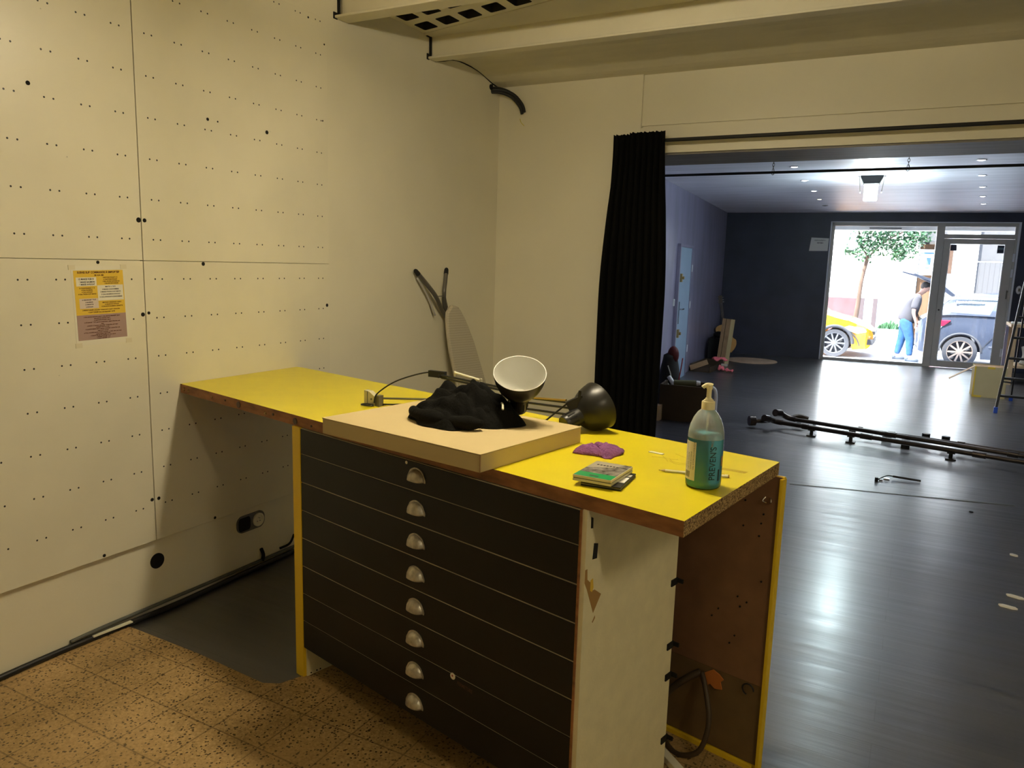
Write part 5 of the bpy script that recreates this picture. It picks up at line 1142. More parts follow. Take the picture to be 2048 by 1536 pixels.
q = B(); q.box((-0.04, -0.05, 0), (0.05, 0.05, 0.16), M=Matrix.Translation((-2.29, 7.42, 0.0))); tag(q.done('wood_offcut', m_wood_l, bevel=0.003), 'light wood offcut standing between the crate and the curtain', 'wood block')

# bundle of steel pipes lying on the floor
def pipe(label, pts, r, extras=(), flange=None):
    t = thing('steel_pipe', label, 'pipe', pts[0], 'dark pipes lying across the floor')
    q = B(); q.tube([Vector(p) for p in pts], r, seg=14, smooth=False); q.done('tube', m_pipe, t, smooth='auto')
    a = Vector(pts[0]); b2 = Vector(pts[-1])
    for f, rr_, ln in extras:
        c_ = a + (b2 - a) * f; d_ = (b2 - a).normalized()
        B().cyl(c_ - d_ * ln, c_ + d_ * ln, rr_, seg=16).done('coupling', m_pipe, t, bevel=0.002)
    return t
p1 = pipe('front dark pipe of the bundle with elbow and flange at its left end', [(-1.10, 7.62, 0.085), (1.9, 6.93, 0.085)], 0.021, ((0.08, 0.026, 0.03), (0.26, 0.027, 0.05), (0.55, 0.027, 0.05)))
for x, y, dz in ((-1.10, 7.62, 0), ):
    q = B(); q.tube([(x + 0.02, y, 0.085), (x - 0.04, y + 0.015, 0.087), (x - 0.075, y - 0.01, 0.10), (x - 0.10, y - 0.07, 0.12)], 0.026, seg=14); q.cyl((x - 0.10, y - 0.065, 0.118), (x - 0.13, y - 0.13, 0.135), 0.034, seg=18); q.done('elbow', m_pipe, p1, smooth='auto')
    q = B(); q.tube([(x - 0.10, y - 0.05, 0.10), (x - 0.17, y + 0.02, 0.075), (x - 0.25, y + 0.01, 0.07)], 0.022, seg=12); q.cyl((x - 0.24, y + 0.01, 0.07), (x - 0.29, y - 0.02, 0.07), 0.05, seg=22); q.done('flanged_end', m_pipe, p1, smooth='auto')
p2 = pipe('second dark pipe of the bundle, just behind the front one, with an upturned elbow', [(-1.0, 7.80, 0.10), (1.9, 7.14, 0.09)], 0.020, ((0.30, 0.026, 0.05), (0.62, 0.026, 0.04)))
q = B(); q.tube([(-0.98, 7.795, 0.10), (-1.05, 7.81, 0.105), (-1.10, 7.79, 0.13), (-1.13, 7.74, 0.15)], 0.026, seg=14); q.cyl((-1.12, 7.76, 0.15), (-1.16, 7.68, 0.165), 0.036, seg=18); q.done('elbow', m_pipe, p2, smooth='auto')
q = B(); q.tube([(-1.02, 7.83, 0.10), (-0.95, 7.86, 0.12), (-0.88, 7.88, 0.10)], 0.03, seg=12); q.done('elbow', m_pipe, p2, smooth='auto')
p3 = pipe('third dark pipe of the bundle, lying behind the first two and ending short of them', [(-0.35, 7.86, 0.065), (1.9, 7.42, 0.075)], 0.017, ((0.10, 0.024, 0.03), (0.35, 0.024, 0.03)))
p4 = pipe('thinnest rod at the back of the dark pipe bundle with black knobs', [(-0.60, 8.02, 0.05), (1.9, 7.56, 0.055)], 0.009, ((0.08, 0.020, 0.02),))
for x, y in ((0.16, 7.86), (0.32, 7.83)): B().cyl((x, y, 0.04), (x, y, 0.10), 0.035, seg=14).done('knob', m_black, p4, bevel=0.003)
for x, y in ((-0.80, 7.575), (-0.45, 7.50), (0.35, 7.31), (1.25, 7.10)):
    q = B(); q.box((x - 0.04, y - 0.04, 0.0), (x + 0.04, y + 0.04, 0.012)); q.cyl((x, y, 0.01), (x, y, 0.07), 0.016, seg=10); q.box((x - 0.03, y - 0.035, 0.055), (x + 0.03, y + 0.025, 0.068)); q.done('pipe_foot', m_black, p1)
for x, y in ((0.0, 7.565), (1.0, 7.34)):
    q = B(); q.box((x - 0.035, y - 0.05, 0.0), (x + 0.035, y + 0.20, 0.058)); q.box((x - 0.03, y - 0.05, 0.05), (x + 0.03, y + 0.05, 0.074)); q.done('pipe_foot', m_black, p2)
q = B(); q.box((1.05, 7.44, 0.0), (1.13, 7.64, 0.046)); q.done('pipe_foot', m_black, p4)
q = B(); q.box((-0.50, 7.94, 0.0), (-0.44, 8.02, 0.040)); q.done('pipe_foot', m_black, p4)
q = B(); q.box((-0.20, 7.72, 0.0), (-0.12, 7.82, 0.048)); q.done('pipe_foot', m_black, p3)
# two shiny lamps on the floor behind the pipes
for (x, y), lb_ in zip(((-0.97, 7.98), (-0.83, 8.04)), ('left one of two shiny spot bulbs on the floor behind the pipes', 'right one of two shiny spot bulbs on the floor behind the pipes')):
    t = thing('spot_bulb', lb_, 'bulb', (x, y, 0), 'spot bulbs on the floor'); M = Matrix.Translation((x, y, 0))
    B().lathe([(0.0, 0.002), (0.012, 0.002), (0.016, 0.03), (0.034, 0.055), (0.034, 0.060)], 20).done('reflector', m_chrome, t, smooth='auto', M=M)
    B().lathe([(0.033, 0.058), (0.015, 0.066), (0.0, 0.068)], 20).done('front_glass', m_whitepvc, t, smooth=True, M=M)
# black-handled tool
to = thing('caulking_tool', 'black-handled tool with bent metal end lying alone on the dark floor', 'tool', (-0.05, 6.2, 0))
q = B(); q.tube([(-0.06, 6.33, 0.020), (0.13, 6.34, 0.012)], 0.008, seg=10, smooth=False); q.done('grip', m_black, to)
q = B(); q.tube([(-0.06, 6.33, 0.020), (-0.10, 6.30, 0.025), (-0.15, 6.22, 0.012), (-0.17, 6.18, 0.008)], 0.0045, seg=8); q.cyl((-0.165, 6.18, 0.0), (-0.165, 6.18, 0.03), 0.012, seg=12); q.done('bent_shaft', m_black, to)
q = B(); q.box((-0.12, 6.27, 0.002), (-0.08, 6.31, 0.008)); q.box((-0.15, 6.21, 0.002), (-0.125, 6.24, 0.008)); q.done('metal_plate', m_chrome, to)
for i, (x, y, a_, lb_) in enumerate(((0.548, 4.264, -0.2, 'cream plaster chip on the dark floor at the right, the farther of two'), (0.505, 4.109, -0.1, 'cream plaster chip on the dark floor at the right, the nearer of two'), (0.60, 4.93, -0.3, 'small flat pale scrap alone on the dark floor beyond the two chips'))):
    q = B(); s_ = 1.0 if i < 2 else 0.55
    q.prism([(-0.038 * s_, 0.006), (-0.02 * s_, 0.016), (0.03 * s_, 0.010), (0.040 * s_, -0.006), (0.02 * s_, -0.014), (-0.03 * s_, -0.008)], 0.0, 0.007, M=Matrix.Translation((x, y, 0.0005)) @ Matrix.Rotation(a_, 4, 'Z'))
    tag(q.done('floor_chip', m_paper), lb_, 'chip', 'scraps on the dark floor')
q = B(); q.cyl((0.43, 5.72, 0.0005), (0.43, 5.72, 0.004), 0.012, seg=14); tag(q.done('bottle_stopper', m_blackmatte), 'tiny black stopper on the dark floor right of the thin floor joint', 'stopper')

# cardboard box with open flap by the door
cbx = thing('open_cardboard_box', 'tan cardboard box with one flap open on the floor in front of the glazed door', 'box', (0.86, 11.6, 0))
CB = Matrix.Translation((0.70, 11.42, 0.0)) @ Matrix.Rotation(0.04, 4, 'Z')
q = B(); q.box((0.0, 0.0, 0.0), (0.36, 0.006, 0.40), M=CB); q.box((0.0, 0.34, 0.0), (0.36, 0.346, 0.40), M=CB); q.box((0.0, 0, 0), (0.006, 0.346, 0.40), M=CB); q.box((0.354, 0, 0), (0.36, 0.346, 0.40), M=CB); q.box((0, 0, 0), (0.36, 0.346, 0.006), M=CB)
q.done('box_sides', m_card, cbx)
q = B(); q.box((-0.34, 0.0, -0.004), (0.0, 0.10, 0.004), M=CB @ Matrix.Translation((0, 0, 0.40)) @ Matrix.Rotation(math.radians(-34), 4, 'Y')); q.done('open_flap', m_cork, cbx)
q = B(); q.box((0.0, 0.006, 0.385), (0.36, 0.34, 0.392), M=CB); q.done('folded_lid', m_card2, cbx)
q = B(); q.box((0.14, -0.004, 0.375), (0.22, 0.02, 0.402), M=CB); q.box((-0.004, -0.004, 0.0), (0.012, 0.003, 0.40), M=CB); q.box((0.0, -0.004, 0.0), (0.12, 0.002, 0.025), M=CB); q.done('yellow_tape', m_pyellow, cbx)
q = B(); q.box((0.10, -0.006, 0.0), (0.34, 0.0, 0.022), M=CB); q.done('bottom_strip', m_card, cbx)

# black metal stepladder at the right edge
ld = thing('stepladder', 'black metal stepladder with blue foot at the right edge beside the cardboard box', 'ladder', (1.2, 10.4, 0))
LA = Vector((0.875, 10.2, 0.03)); LB = Vector((1.05, 10.55, 1.75))
LC = LA + Vector((0.52, -0.03, 0)); LD = LB + Vector((0.38, -0.03, 0))
def rail(a, b_, name, w=0.022):
    d = (b_ - a); q = B(); q.box((-w * 0.6, -w, 0), (w * 0.6, w, d.length), M=frame_to(a, d)); return q.done(name, m_black, ld, bevel=0.003)
rail(LA, LB, 'rail'); rail(LC, LD, 'rail')
BA = Vector((1.12, 11.35, 0.03)); rail(BA, LB + Vector((0.02, 0.05, -0.06)), 'rear_rail', 0.015); rail(BA + Vector((0.55, 0, 0)), LD + Vector((0.0, 0.05, -0.06)), 'rear_rail', 0.015)
for z in (0.20, 0.40, 0.63, 0.865, 1.10, 1.33, 1.56):
    f = (z - LA.z) / (LB.z - LA.z); a_ = LA + (LB - LA) * f; b_ = LC + (LD - LC) * f
    q = B(); q.box((a_.x, a_.y - 0.02, z - 0.012), (b_.x, a_.y + 0.06, z + 0.012)); q.done('tread', m_black, ld, bevel=0.003)
q = B(); q.tube([LA + (LB - LA) * 0.19 + Vector((0.02, 0.03, 0)), BA + Vector((0.0, 0, 0.2))], 0.008, seg=8, smooth=False); q.done('brace', m_black, ld)
for p in (LA, LC, BA, BA + Vector((0.55, 0, 0))):
    q = B(); q.box((p.x - 0.02, p.y - 0.028, 0.0), (p.x + 0.02, p.y + 0.028, 0.07)); q.done('foot_cap', m_blue, ld, bevel=0.004)

# work table with clutter behind the ladder
tb = thing('work_table', 'wooden table with light legs half out of the picture behind the stepladder', 'table', (1.7, 13.2, 0))
TM = Matrix.Translation((1.17, 13.0, 0))
q = B(); q.box((0, 0, 0.84), (1.3, 0.75, 0.885), M=TM); q.done('tabletop', m_wood_l, tb, bevel=0.004)
for x, y in ((0.03, 0.03), (1.2, 0.03), (0.03, 0.66), (1.2, 0.66)):
    q = B(); q.box((x, y, 0), (x + 0.06, y + 0.06, 0.84), M=TM); q.done('leg', m_wood_l, tb, bevel=0.003)
q = B(); q.box((0.1, 0.05, 0.25), (1.2, 0.70, 0.28), M=TM); q.done('lower_shelf', m_wood_l, tb)
q = B(); q.box((-0.02, -0.03, 0.0), (0.02, 0.0, 0.82), M=TM @ Matrix.Translation((0.0, 0.5, 0)) ); q.done('side_board', m_lilac, tb)
for lb_, x, y, z, sx, sy, sz, mt in (('dark case on the wooden table behind the ladder', 0.16, 0.1, 0.8855, 0.16, 0.2, 0.05, m_amp), ('blue box standing on the dark case behind the ladder', 0.20, 0.12, 0.936, 0.12, 0.12, 0.06, m_blue), ('red package on top of the blue box behind the ladder', 0.20, 0.13, 0.997, 0.10, 0.10, 0.06, m_red), ('white folded sheet on the corner of the wooden table', 0.01, 0.05, 0.8855, 0.12, 0.15, 0.03, m_paper)):
    q = B(); q.box((0, 0, 0), (sx, sy, sz)); tag(q.done('packed_item', mt, bevel=0.006, M=TM @ Matrix.Translation((x, y, z))), lb_, 'package')
q = B()
for k in range(6): q.tube([TM @ Vector((0.2 + 0.12 * k, 0.2 + 0.05 * (k % 3), 0.30)), TM @ Vector((0.24 + 0.12 * k, 0.25, 0.42)), TM @ Vector((0.22 + 0.12 * k, 0.3, 0.55))], 0.035, seg=8)
o = q.done('paper_rolls', m_paper, smooth='auto'); tag(o, 'jumble of white paper rolls on the lower shelf of the wooden table', 'paper rolls'); o['kind'] = 'stuff'

# ================================================================== OUTSIDE
GZ = -0.35
struct(B().prism([(F3(-12, .24, 0).x, F3(-12, .24, 0).y), (F3(16, .24, 0).x, F3(16, .24, 0).y), (22, 40), (-22, 40)], GZ - 0.1, GZ).done('ground_street', m_asphalt))
# shutter box above the window, outside
q = B(); q.box((1.6, 0.26, 2.30), (4.8, 0.50, 2.62), M=FM); tag(q.done('shutter_box', m_alu, bevel=0.01), 'grey roller shutter box across the top of the shop window outside', 'shutter box')
FY = 23.0
fc = thing('street_facade', 'white rendered house front across the street with faded red plinth', 'building', (0, FY, GZ))
q = B(); q.box((-16, FY, GZ), (-0.20, FY + 0.4, 9)); q.done('facade_wall', m_facade, fc)
q = B(); q.box((-6.0, FY - 0.05, GZ), (-1.52, FY, 0.87)); q.done('red_plinth', m_redplinth, fc)
for x in (-1.50, -1.17): 
    q = B(); q.box((x, FY - 0.10, GZ), (x + 0.11, FY - 0.0, 0.88)); q.done('gate_post', m_greypost, fc)
gh = thing('neighbour_house', 'grey house front with orange plank cladding and grey plank gate across the street', 'building', (2, FY, GZ))
q = B(); q.box((-0.18, FY + 0.3, GZ), (0.38, FY + 0.6, 9)); q.done('recessed_wall', m_greyhouse, gh)
q = B(); q.box((-0.16, FY + 0.15, GZ + 0.2), (0.24, FY + 0.28, 2.36)); q.done('plank_cladding', m_clad, gh)
q = B(); q.box((-0.16, FY + 0.02, 1.55), (0.26, FY + 0.10, 2.22)); q.done('white_board', m_facade, gh)
q = B(); q.box((0.0, FY - 0.005, 1.82), (0.10, FY + 0.02, 2.0)); q.box((-0.02, FY - 0.005, 1.72), (0.08, FY + 0.02, 1.76)); q.box((-0.15, FY - 0.005, 2.10), (0.24, FY + 0.02, 2.14)); q.done('blue_emblem', m_bluesign, gh)
q = B(); q.box((0.38, FY, GZ), (1.16, FY + 0.5, 9)); q.done('white_pier', m_facade, gh)
q = B(); q.box((0.50, FY - 0.06, 1.60), (0.60, FY, 2.35)); q.done('brown_shutter', m_orwood, gh)
q = B(); q.box((1.16, FY + 0.1, 1.95), (14, FY + 0.5, 9)); q.done('upper_wall', m_greyhouse, gh)
q = B(); q.box((1.16, FY + 0.06, GZ), (6.0, FY + 0.14, 1.92)); q.done('plank_gate', m_gate, gh)
q = B(); q.box((6.0, FY + 0.1, GZ), (14, FY + 0.5, 1.95)); q.done('lower_wall', m_greyhouse, gh)
q = B(); q.box((-0.19, FY - 0.9, 2.42), (0.40, FY, 2.9)); q.done('porch_underside', m_greyhouse, gh)
q = B(); q.tube([(0.04, FY - 0.4, 2.68), (0.13, FY - 0.4, 2.92)], 0.03, seg=6, smooth=False); q.done('porch_bracket', m_black, gh)
# weeds by the wall foot
q = B()
for k in range(260):
    x = random.uniform(-0.98, -0.30); y = FY - 0.3 + random.uniform(-0.15, 0.15); h_ = random.uniform(0.05, 0.24) * (1 - abs(x + 0.66) / 0.6)
    a_ = random.uniform(0, PI); v_ = [q.bm.verts.new(p) for p in ((x, y, GZ + 0.42), (x + 0.05 * math.cos(a_), y + 0.05 * math.sin(a_), GZ + 0.42), (x + 0.03, y, GZ + 0.46 + h_ * 1.3))]; q.bm.faces.new(v_)
q.box((-1.0, FY - 0.5, GZ), (-0.28, FY - 0.02, GZ + 0.44), mi=1)
o = q.done('weeds', [m_leaf, m_asphalt]); o['kind'] = 'stuff'; tag(o, 'low weeds on the bank beside the grey gate post across the street', 'weeds')

# street tree
tr = thing('street_tree', 'young leafy tree on the pavement across the street behind the yellow car', 'tree', (-1.45, 21.0, GZ))
q = B(); q.tube([(-1.50, 21.0, GZ), (-1.42, 21.0, 0.6), (-1.38, 21.0, 1.4), (-1.28, 21.0, 2.0)], lambda t: 0.065 - 0.02 * t, seg=10); q.done('trunk', m_bark, tr, smooth=True)
q = B(); q.tube([(-1.28, 21, 1.95), (-1.0, 21, 2.3), (-0.5, 20.9, 2.6)], 0.02, seg=6); q.tube([(-1.28, 21, 1.95), (-1.5, 21.1, 2.3), (-1.6, 21, 2.9)], 0.022, seg=6); q.tube([(-1.28, 21, 1.95), (-0.9, 21.2, 2.5), (-0.6, 21.2, 3.3)], 0.022, seg=6); q.done('branches', m_bark, tr, smooth=True)
q = B()
cl_ = [(-1.35, 21.0, 2.15, 0.36), (-0.9, 21.0, 2.32, 0.38), (-0.45, 20.95, 2.22, 0.30), (-0.25, 21.0, 2.5, 0.33), (-1.1, 21.2, 2.6, 0.45), (-0.6, 21.1, 2.8, 0.5), (-1.3, 20.8, 2.85, 0.45), (-0.9, 21, 3.3, 0.6), (-1.6, 21.0, 2.35, 0.24), (-1.72, 21.0, 2.12, 0.14), (-0.1, 21.0, 2.9, 0.4), (-0.62, 20.85, 2.02, 0.18)]
for cx_, cy_, cz_, r_ in cl_:
    for k in range(int(900 * r_)):
        d_ = Vector((random.gauss(0, 1), random.gauss(0, 1), random.gauss(0, 0.8))); d_ = d_.normalized() * r_ * random.uniform(0.35, 1.05)
        c_ = Vector((cx_, cy_, cz_)) + d_
        u_ = Vector((random.uniform(-1, 1), random.uniform(-1, 1), random.uniform(-1, 1))).normalized() * random.uniform(0.03, 0.055); w_ = u_.cross(Vector((random.uniform(-1, 1), random.uniform(-1, 1), 1))).normalized() * 0.032
        q.bm.faces.new([q.bm.verts.new(p) for p in (c_ - u_, c_ + w_, c_ + u_, c_ - w_)])
q.done('foliage', m_leaf, tr)

# ------------------------------------------------------------------ cars
def wheel(parent, c, r, spokes, mrim, side):
    w = B(); M = Matrix.Translation(c) @ Matrix.Rotation(PI / 2, 4, 'X')
    rr_ = 0.76 * r
    w.lathe([(rr_ * 0.98, -0.09), (r * 0.97, -0.095), (r, -0.07), (r, 0.07), (r * 0.97, 0.095), (rr_ * 0.98, 0.09)], 40, M=M); t = w.done('tyre', m_tyre, parent, smooth='auto')
    q = B(); q.lathe([(rr_, 0.085), (rr_ * 0.93, 0.088), (rr_ * 0.90, 0.05), (rr_ * 0.88, -0.05)], 36, M=M)
    for k in range(spokes):
        a_ = 2 * PI * k / spokes
        q.box((rr_ * 0.14, -0.017, 0.055), (rr_ * 0.95, 0.017, 0.078), M=M @ Matrix.Rotation(a_, 4, 'Z'))
    q.cyl(M @ Vector((0, 0, 0.04)), M @ Vector((0, 0, 0.085)), rr_ * 0.19, seg=20)
    q.done('alloy_rim', mrim, t, smooth='auto')
    q = B(); q.cyl(M @ Vector((0, 0, -0.04)), M @ Vector((0, 0, 0.02)), rr_ * 0.88, seg=30); q.done('brake_disc', m_tyre, t)
def interp(tab, x):
    for (x0, y0), (x1, y1) in zip(tab, tab[1:]):
        if x0 <= x <= x1: 
            t = (x - x0) / (x1 - x0) if x1 > x0 else 0; t = t * t * (3 - 2 * t) * 0.5 + t * 0.5
            return y0 + (y1 - y0) * t
    return tab[0][1] if x < tab[0][0] else tab[-1][1]
def car_body(parent, L, belt, under, half, wheels, r, paint, x0, y0, flip=1, name='body'):
    """belt/under: z tables over x; near side at y0, width away from the camera"""
    q = B(); nx, nv = 110, 12
    Wd = 1.78
    def side(s_, v_, near):
        x = L * s_; zb = interp(belt, x); zu = interp(under, x)
        for wx in wheels:
            dx = abs(x - wx); ra = r * 1.17
            if dx < ra: zu = max(zu, r + math.sqrt(ra * ra - dx * dx) * 0.98)
        zu = min(zu, zb - 0.02); z = zu + (zb - zu) * v_
        hw = interp(half, x) * (0.985 + 0.03 * math.sin(PI * min(1, max(0, (z - 0.2) / 0.75)))) - 0.05 * max(0, (z - 0.62) / 0.4) ** 2
        return Vector((x, -hw if near else hw, z))
    def P(v): return Vector((x0 + flip * v.x, y0 + Wd / 2 + v.y, GZ + v.z))
    rows = []
    for i in range(nx + 1):
        s_ = i / nx
        col = [P(side(s_, k / nv, True)) for k in range(nv + 1)]
        top = side(s_, 1, True); 
        for k in range(1, 8):
            f = k / 8; col.append(P(Vector((top.x, top.y * (1 - 2 * f), top.z + 0.05 * math.sin(PI * f)))))
        col += [P(side(s_, 1 - k / nv, False)) for k in range(nv + 1)]
        rows.append([q.bm.verts.new(c_) for c_ in col])
    for a_, b_ in zip(rows, rows[1:]):
        for k in range(len(a_) - 1): q.bm.faces.new((a_[k], a_[k + 1], b_[k + 1], b_[k]))
    q.bm.faces.new(rows[0]); q.bm.faces.new(list(reversed(rows[-1])))
    return q.done(name, paint, parent, smooth='auto'), P, side
# yellow car, bonnet to the right
yc = thing('yellow_car', 'yellow hatchback parked outside, only its front wheel and nose in the window', 'car', (-3.2, 18.7, GZ))
LY = 4.05; YX0 = -1.667 + 0.78 - LY   # nose at x ~ -0.92
by, Py, _ = car_body(yc, LY, [(0, 0.80), (0.3, 0.95), (1.2, 0.98), (2.6, 0.98), (2.95, 0.96), (3.5, 0.84), (3.85, 0.72), (4.0, 0.62), (4.05, 0.52)], [(0, 0.3), (0.3, 0.2), (3.6, 0.18), (3.95, 0.20), (4.05, 0.32)], [(0, 0.66), (0.3, 0.82), (0.8, 0.88), (3.2, 0.88), (3.65, 0.84), (3.9, 0.70), (4.05, 0.50)], (0.70, LY - 0.78), 0.315, m_caryel, YX0, 18.58)
q = B()
def cabin(tab, hwb, hwt, P):
    rows = []
    for (x, zb, zt) in tab:
        k = max(0.0, min(1.0, (zt - zb) / 0.45)); ht = hwb + (hwt - hwb) * k
        rows.append([P(Vector(v)) for v in ((x, -hwb, zb), (x, -ht, zt - 0.03), (x, -ht * 0.92, zt), (x, 0, zt + 0.02 * k), (x, ht * 0.92, zt), (x, ht, zt - 0.03), (x, hwb, zb))])
    return rows
def add_cabin(q, rows):
    vv = [[q.bm.verts.new(c_) for c_ in r_] for r_ in rows]
    for a_, b_ in zip(vv, vv[1:]):
        for k in range(6):
            f = q.bm.faces.new((a_[k], a_[k + 1], b_[k + 1], b_[k])); f.material_index = 1 if k in (0, 5) else 0
add_cabin(q, cabin([(0.25, 0.94, 0.97), (0.6, 0.96, 1.32), (1.0, 0.97, 1.44), (1.9, 0.98, 1.47), (2.3, 0.98, 1.42), (3.0, 0.95, 0.97)], 0.82, 0.62, Py))
q.done('cabin', [m_caryel, m_carglass], yc, smooth='auto')
for xw_ in (0.70, LY - 0.78):
    for near in (-1, 1): wheel(yc, Py(Vector((xw_, near * 0.79, 0.315))), 0.315, 10, m_rims, near)
q = B(); q.tube([Py(Vector((LY - 0.78 + 0.385 * math.cos(t), -0.885, 0.315 + 0.385 * math.sin(t)))) for t in [PI * x / 14 for x in range(15)]], 0.035, seg=8); q.done('wheel_arch_trim', m_tyre, yc, smooth=True)
q = B(); q.prism([(3.40, 0.66), (3.55, 0.72), (3.86, 0.68), (3.93, 0.60), (3.74, 0.55), (3.60, 0.59)], -0.90, -0.74, M=Matrix.Translation((YX0, 18.58 + 0.89, GZ)) @ Matrix.Rotation(PI / 2, 4, 'X') @ Matrix.Diagonal((1, 1, -1, 1))); q.done('headlight', m_headlight, yc, bevel=0.015)
q = B(); q.tube([Py(Vector((3.56, -0.875, 0.62))), Py(Vector((3.72, -0.86, 0.45))), Py(Vector((3.80, -0.82, 0.28)))], 0.012, seg=6); q.box(Py(Vector((3.88, -0.66, 0.30))), Py(Vector((4.06, 0.66, 0.42)))); q.done('bumper_grille', m_tyre, yc)
q = B(); q.box(Py(Vector((3.95, -0.5, 0.52))), Py(Vector((4.075, 0.5, 0.60)))); q.done('front_grille', m_black, yc)

# dark car, tail to the left with the tailgate up
bc = thing('dark_car', 'dark estate car parked outside with its tailgate raised behind the glazed door', 'car', (2.6, 18.9, GZ))
BX0 = 0.801 - 0.86; BY0 = 18.30; LB_ = 4.55
bb_, Pb, _ = car_body(bc, LB_, [(0, 0.66), (0.06, 0.95), (0.25, 1.06), (0.9, 1.11), (2.6, 1.08), (3.3, 1.02), (4.0, 0.88), (4.4, 0.70), (4.55, 0.52)], [(0, 0.42), (0.1, 0.28), (0.5, 0.2), (4.2, 0.2), (4.55, 0.34)], [(0, 0.66), (0.12, 0.78), (0.5, 0.87), (3.8, 0.88), (4.2, 0.80), (4.55, 0.55)], (0.86, 3.55), 0.325, m_carblk, BX0, BY0)
q = B(); add_cabin(q, cabin([(0.22, 1.05, 1.08), (0.55, 1.08, 1.38), (0.78, 1.09, 1.49), (1.5, 1.09, 1.56), (2.3, 1.08, 1.54), (2.75, 1.07, 1.44), (3.55, 1.0, 1.02)], 0.83, 0.62, Pb))
q.done('cabin', [m_carblk, m_carblk], bc, smooth='auto')
def sidewin(pts, name, m=m_carglass, off=0.004):
    # on the near tumblehome plane
    q = B(); vs = []
    for x, z in pts:
        k = max(0, min(1, (z - 1.08) / 0.45)); vs.append(q.bm.verts.new(Pb(Vector((x, -(0.83 - 0.205 * k) - off, z)))))
    q.bm.faces.new(vs); return q.done(name, m, bc, solid=0.004)
m_winpale = mat('painted_window_reflection', (0.35, 0.46, 0.50), 0.08, spec=0.9)  # pale base colour paints a reflection onto the car glass
sidewin([(0.62, 1.14), (1.32, 1.12), (1.45, 1.42), (0.98, 1.42), (0.78, 1.31)], 'quarter_window')
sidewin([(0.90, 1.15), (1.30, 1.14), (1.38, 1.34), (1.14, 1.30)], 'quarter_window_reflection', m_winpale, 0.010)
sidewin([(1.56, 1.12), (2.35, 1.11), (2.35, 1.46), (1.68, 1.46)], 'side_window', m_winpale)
sidewin([(2.45, 1.11), (3.3, 1.07), (2.75, 1.42), (2.45, 1.46)], 'side_window')
q = B(); q.prism([(0.36, 0.80), (0.52, 0.86), (0.64, 0.97), (0.34, 0.97)], -0.885, -0.70, M=Matrix.Translation((BX0, BY0 + 0.89, GZ)) @ Matrix.Rotation(PI / 2, 4, 'X') @ Matrix.Diagonal((1, 1, -1, 1))); q.done('tail_light', m_taillight, bc, bevel=0.01)
q = B(); q.prism([(0.34, 0.70), (0.42, 0.72), (0.50, 0.85), (0.35, 0.80)], -0.88, -0.72, M=Matrix.Translation((BX0, BY0 + 0.89, GZ)) @ Matrix.Rotation(PI / 2, 4, 'X') @ Matrix.Diagonal((1, 1, -1, 1))); q.done('reversing_light', m_headlight, bc, bevel=0.01)
for xw_ in (0.86, 3.55):
    for near in (-1, 1): wheel(bc, Pb(Vector((xw_, near * 0.79, 0.325))), 0.325, 10, m_rimb, near)
q = B(); q.tube([Pb(Vector((0.86 + 0.385 * math.cos(t), -0.885, 0.325 + 0.385 * math.sin(t)))) for t in [PI * x / 14 for x in range(15)]], 0.022, seg=8); q.done('wheel_arch_trim', m_tyre, bc, smooth=True)
q = B(); q.box(Pb(Vector((1.36, -0.905, 0.46))), Pb(Vector((2.9, -0.88, 0.48)))); q.done('door_moulding', m_chrome, bc)
q = B(); q.tube([Pb(Vector((1.42, -0.893, 0.98))), Pb(Vector((1.44, -0.895, 0.72))), Pb(Vector((1.30, -0.895, 0.5))), Pb(Vector((1.22, -0.89, 0.35)))], 0.005, seg=5); q.done('door_shut_line', m_blackmatte, bc)
q = B(); q.box(Pb(Vector((1.56, -0.912, 0.84))), Pb(Vector((1.76, -0.885, 0.87)))); q.done('door_handle', m_carblk, bc)
# raised tailgate
TH = Pb(Vector((0.66, 0, 1.50)))
tg_ = B(); poly_ = [(0.0, 0.0), (-0.35, 0.12), (-0.62, 0.22), (-0.98, 0.265), (-1.02, 0.235), (-0.70, 0.16), (-0.35, 0.02), (-0.05, -0.06)]
poly_ = [(0.02, 0.0), (-0.18, 0.16), (-0.42, 0.30), (-0.80, 0.44), (-0.84, 0.40), (-0.46, 0.22), (-0.20, 0.06), (-0.02, -0.06)]
tg_.prism(poly_, -0.60, 0.60, M=Matrix.Translation(TH) @ Matrix.Rotation(PI / 2, 4, 'X')); tg_.done('tailgate', m_carblk, bc, bevel=0.015)
q = B(); q.prism([(-0.42, 0.315), (-1.02, 0.47), (-1.04, 0.44), (-0.45, 0.27)], -0.64, 0.64, M=Matrix.Translation(TH) @ Matrix.Rotation(PI / 2, 4, 'X')); q.done('tailgate_lip', m_carblk, bc)
for s_ in (-0.55, 0.55):
    q = B(); q.tube([Pb(Vector((0.28, s_, 1.0))), TH + Vector((-0.38, s_, 0.20))], 0.014, seg=8, smooth=False); q.done('gas_strut', m_steelgrey, bc)
q = B(); q.box(Pb(Vector((0.05, -0.6, 0.5))), Pb(Vector((0.30, 0.6, 0.98)))); q.done('boot_opening', m_amp, bc)
# white sign-writing band on the rear side glass, too small to read
q = B(); xq = 0.52
while xq < 1.5:
    w_ = random.uniform(0.02, 0.05); k = 0.72; q.box(Pb(Vector((xq, -0.715, 1.425))), Pb(Vector((xq + w_, -0.690, 1.465 + random.uniform(-0.01, 0.012))))); xq += w_ + 0.012
xq = 0.70
while xq < 1.2:
    w_ = random.uniform(0.02, 0.05); q.box(Pb(Vector((xq, -0.765, 1.345))), Pb(Vector((xq + w_, -0.735, 1.38)))); xq += w_ + 0.014
q.done('white_lettering_strip', m_paper, bc)['kind'] = 'stuff'

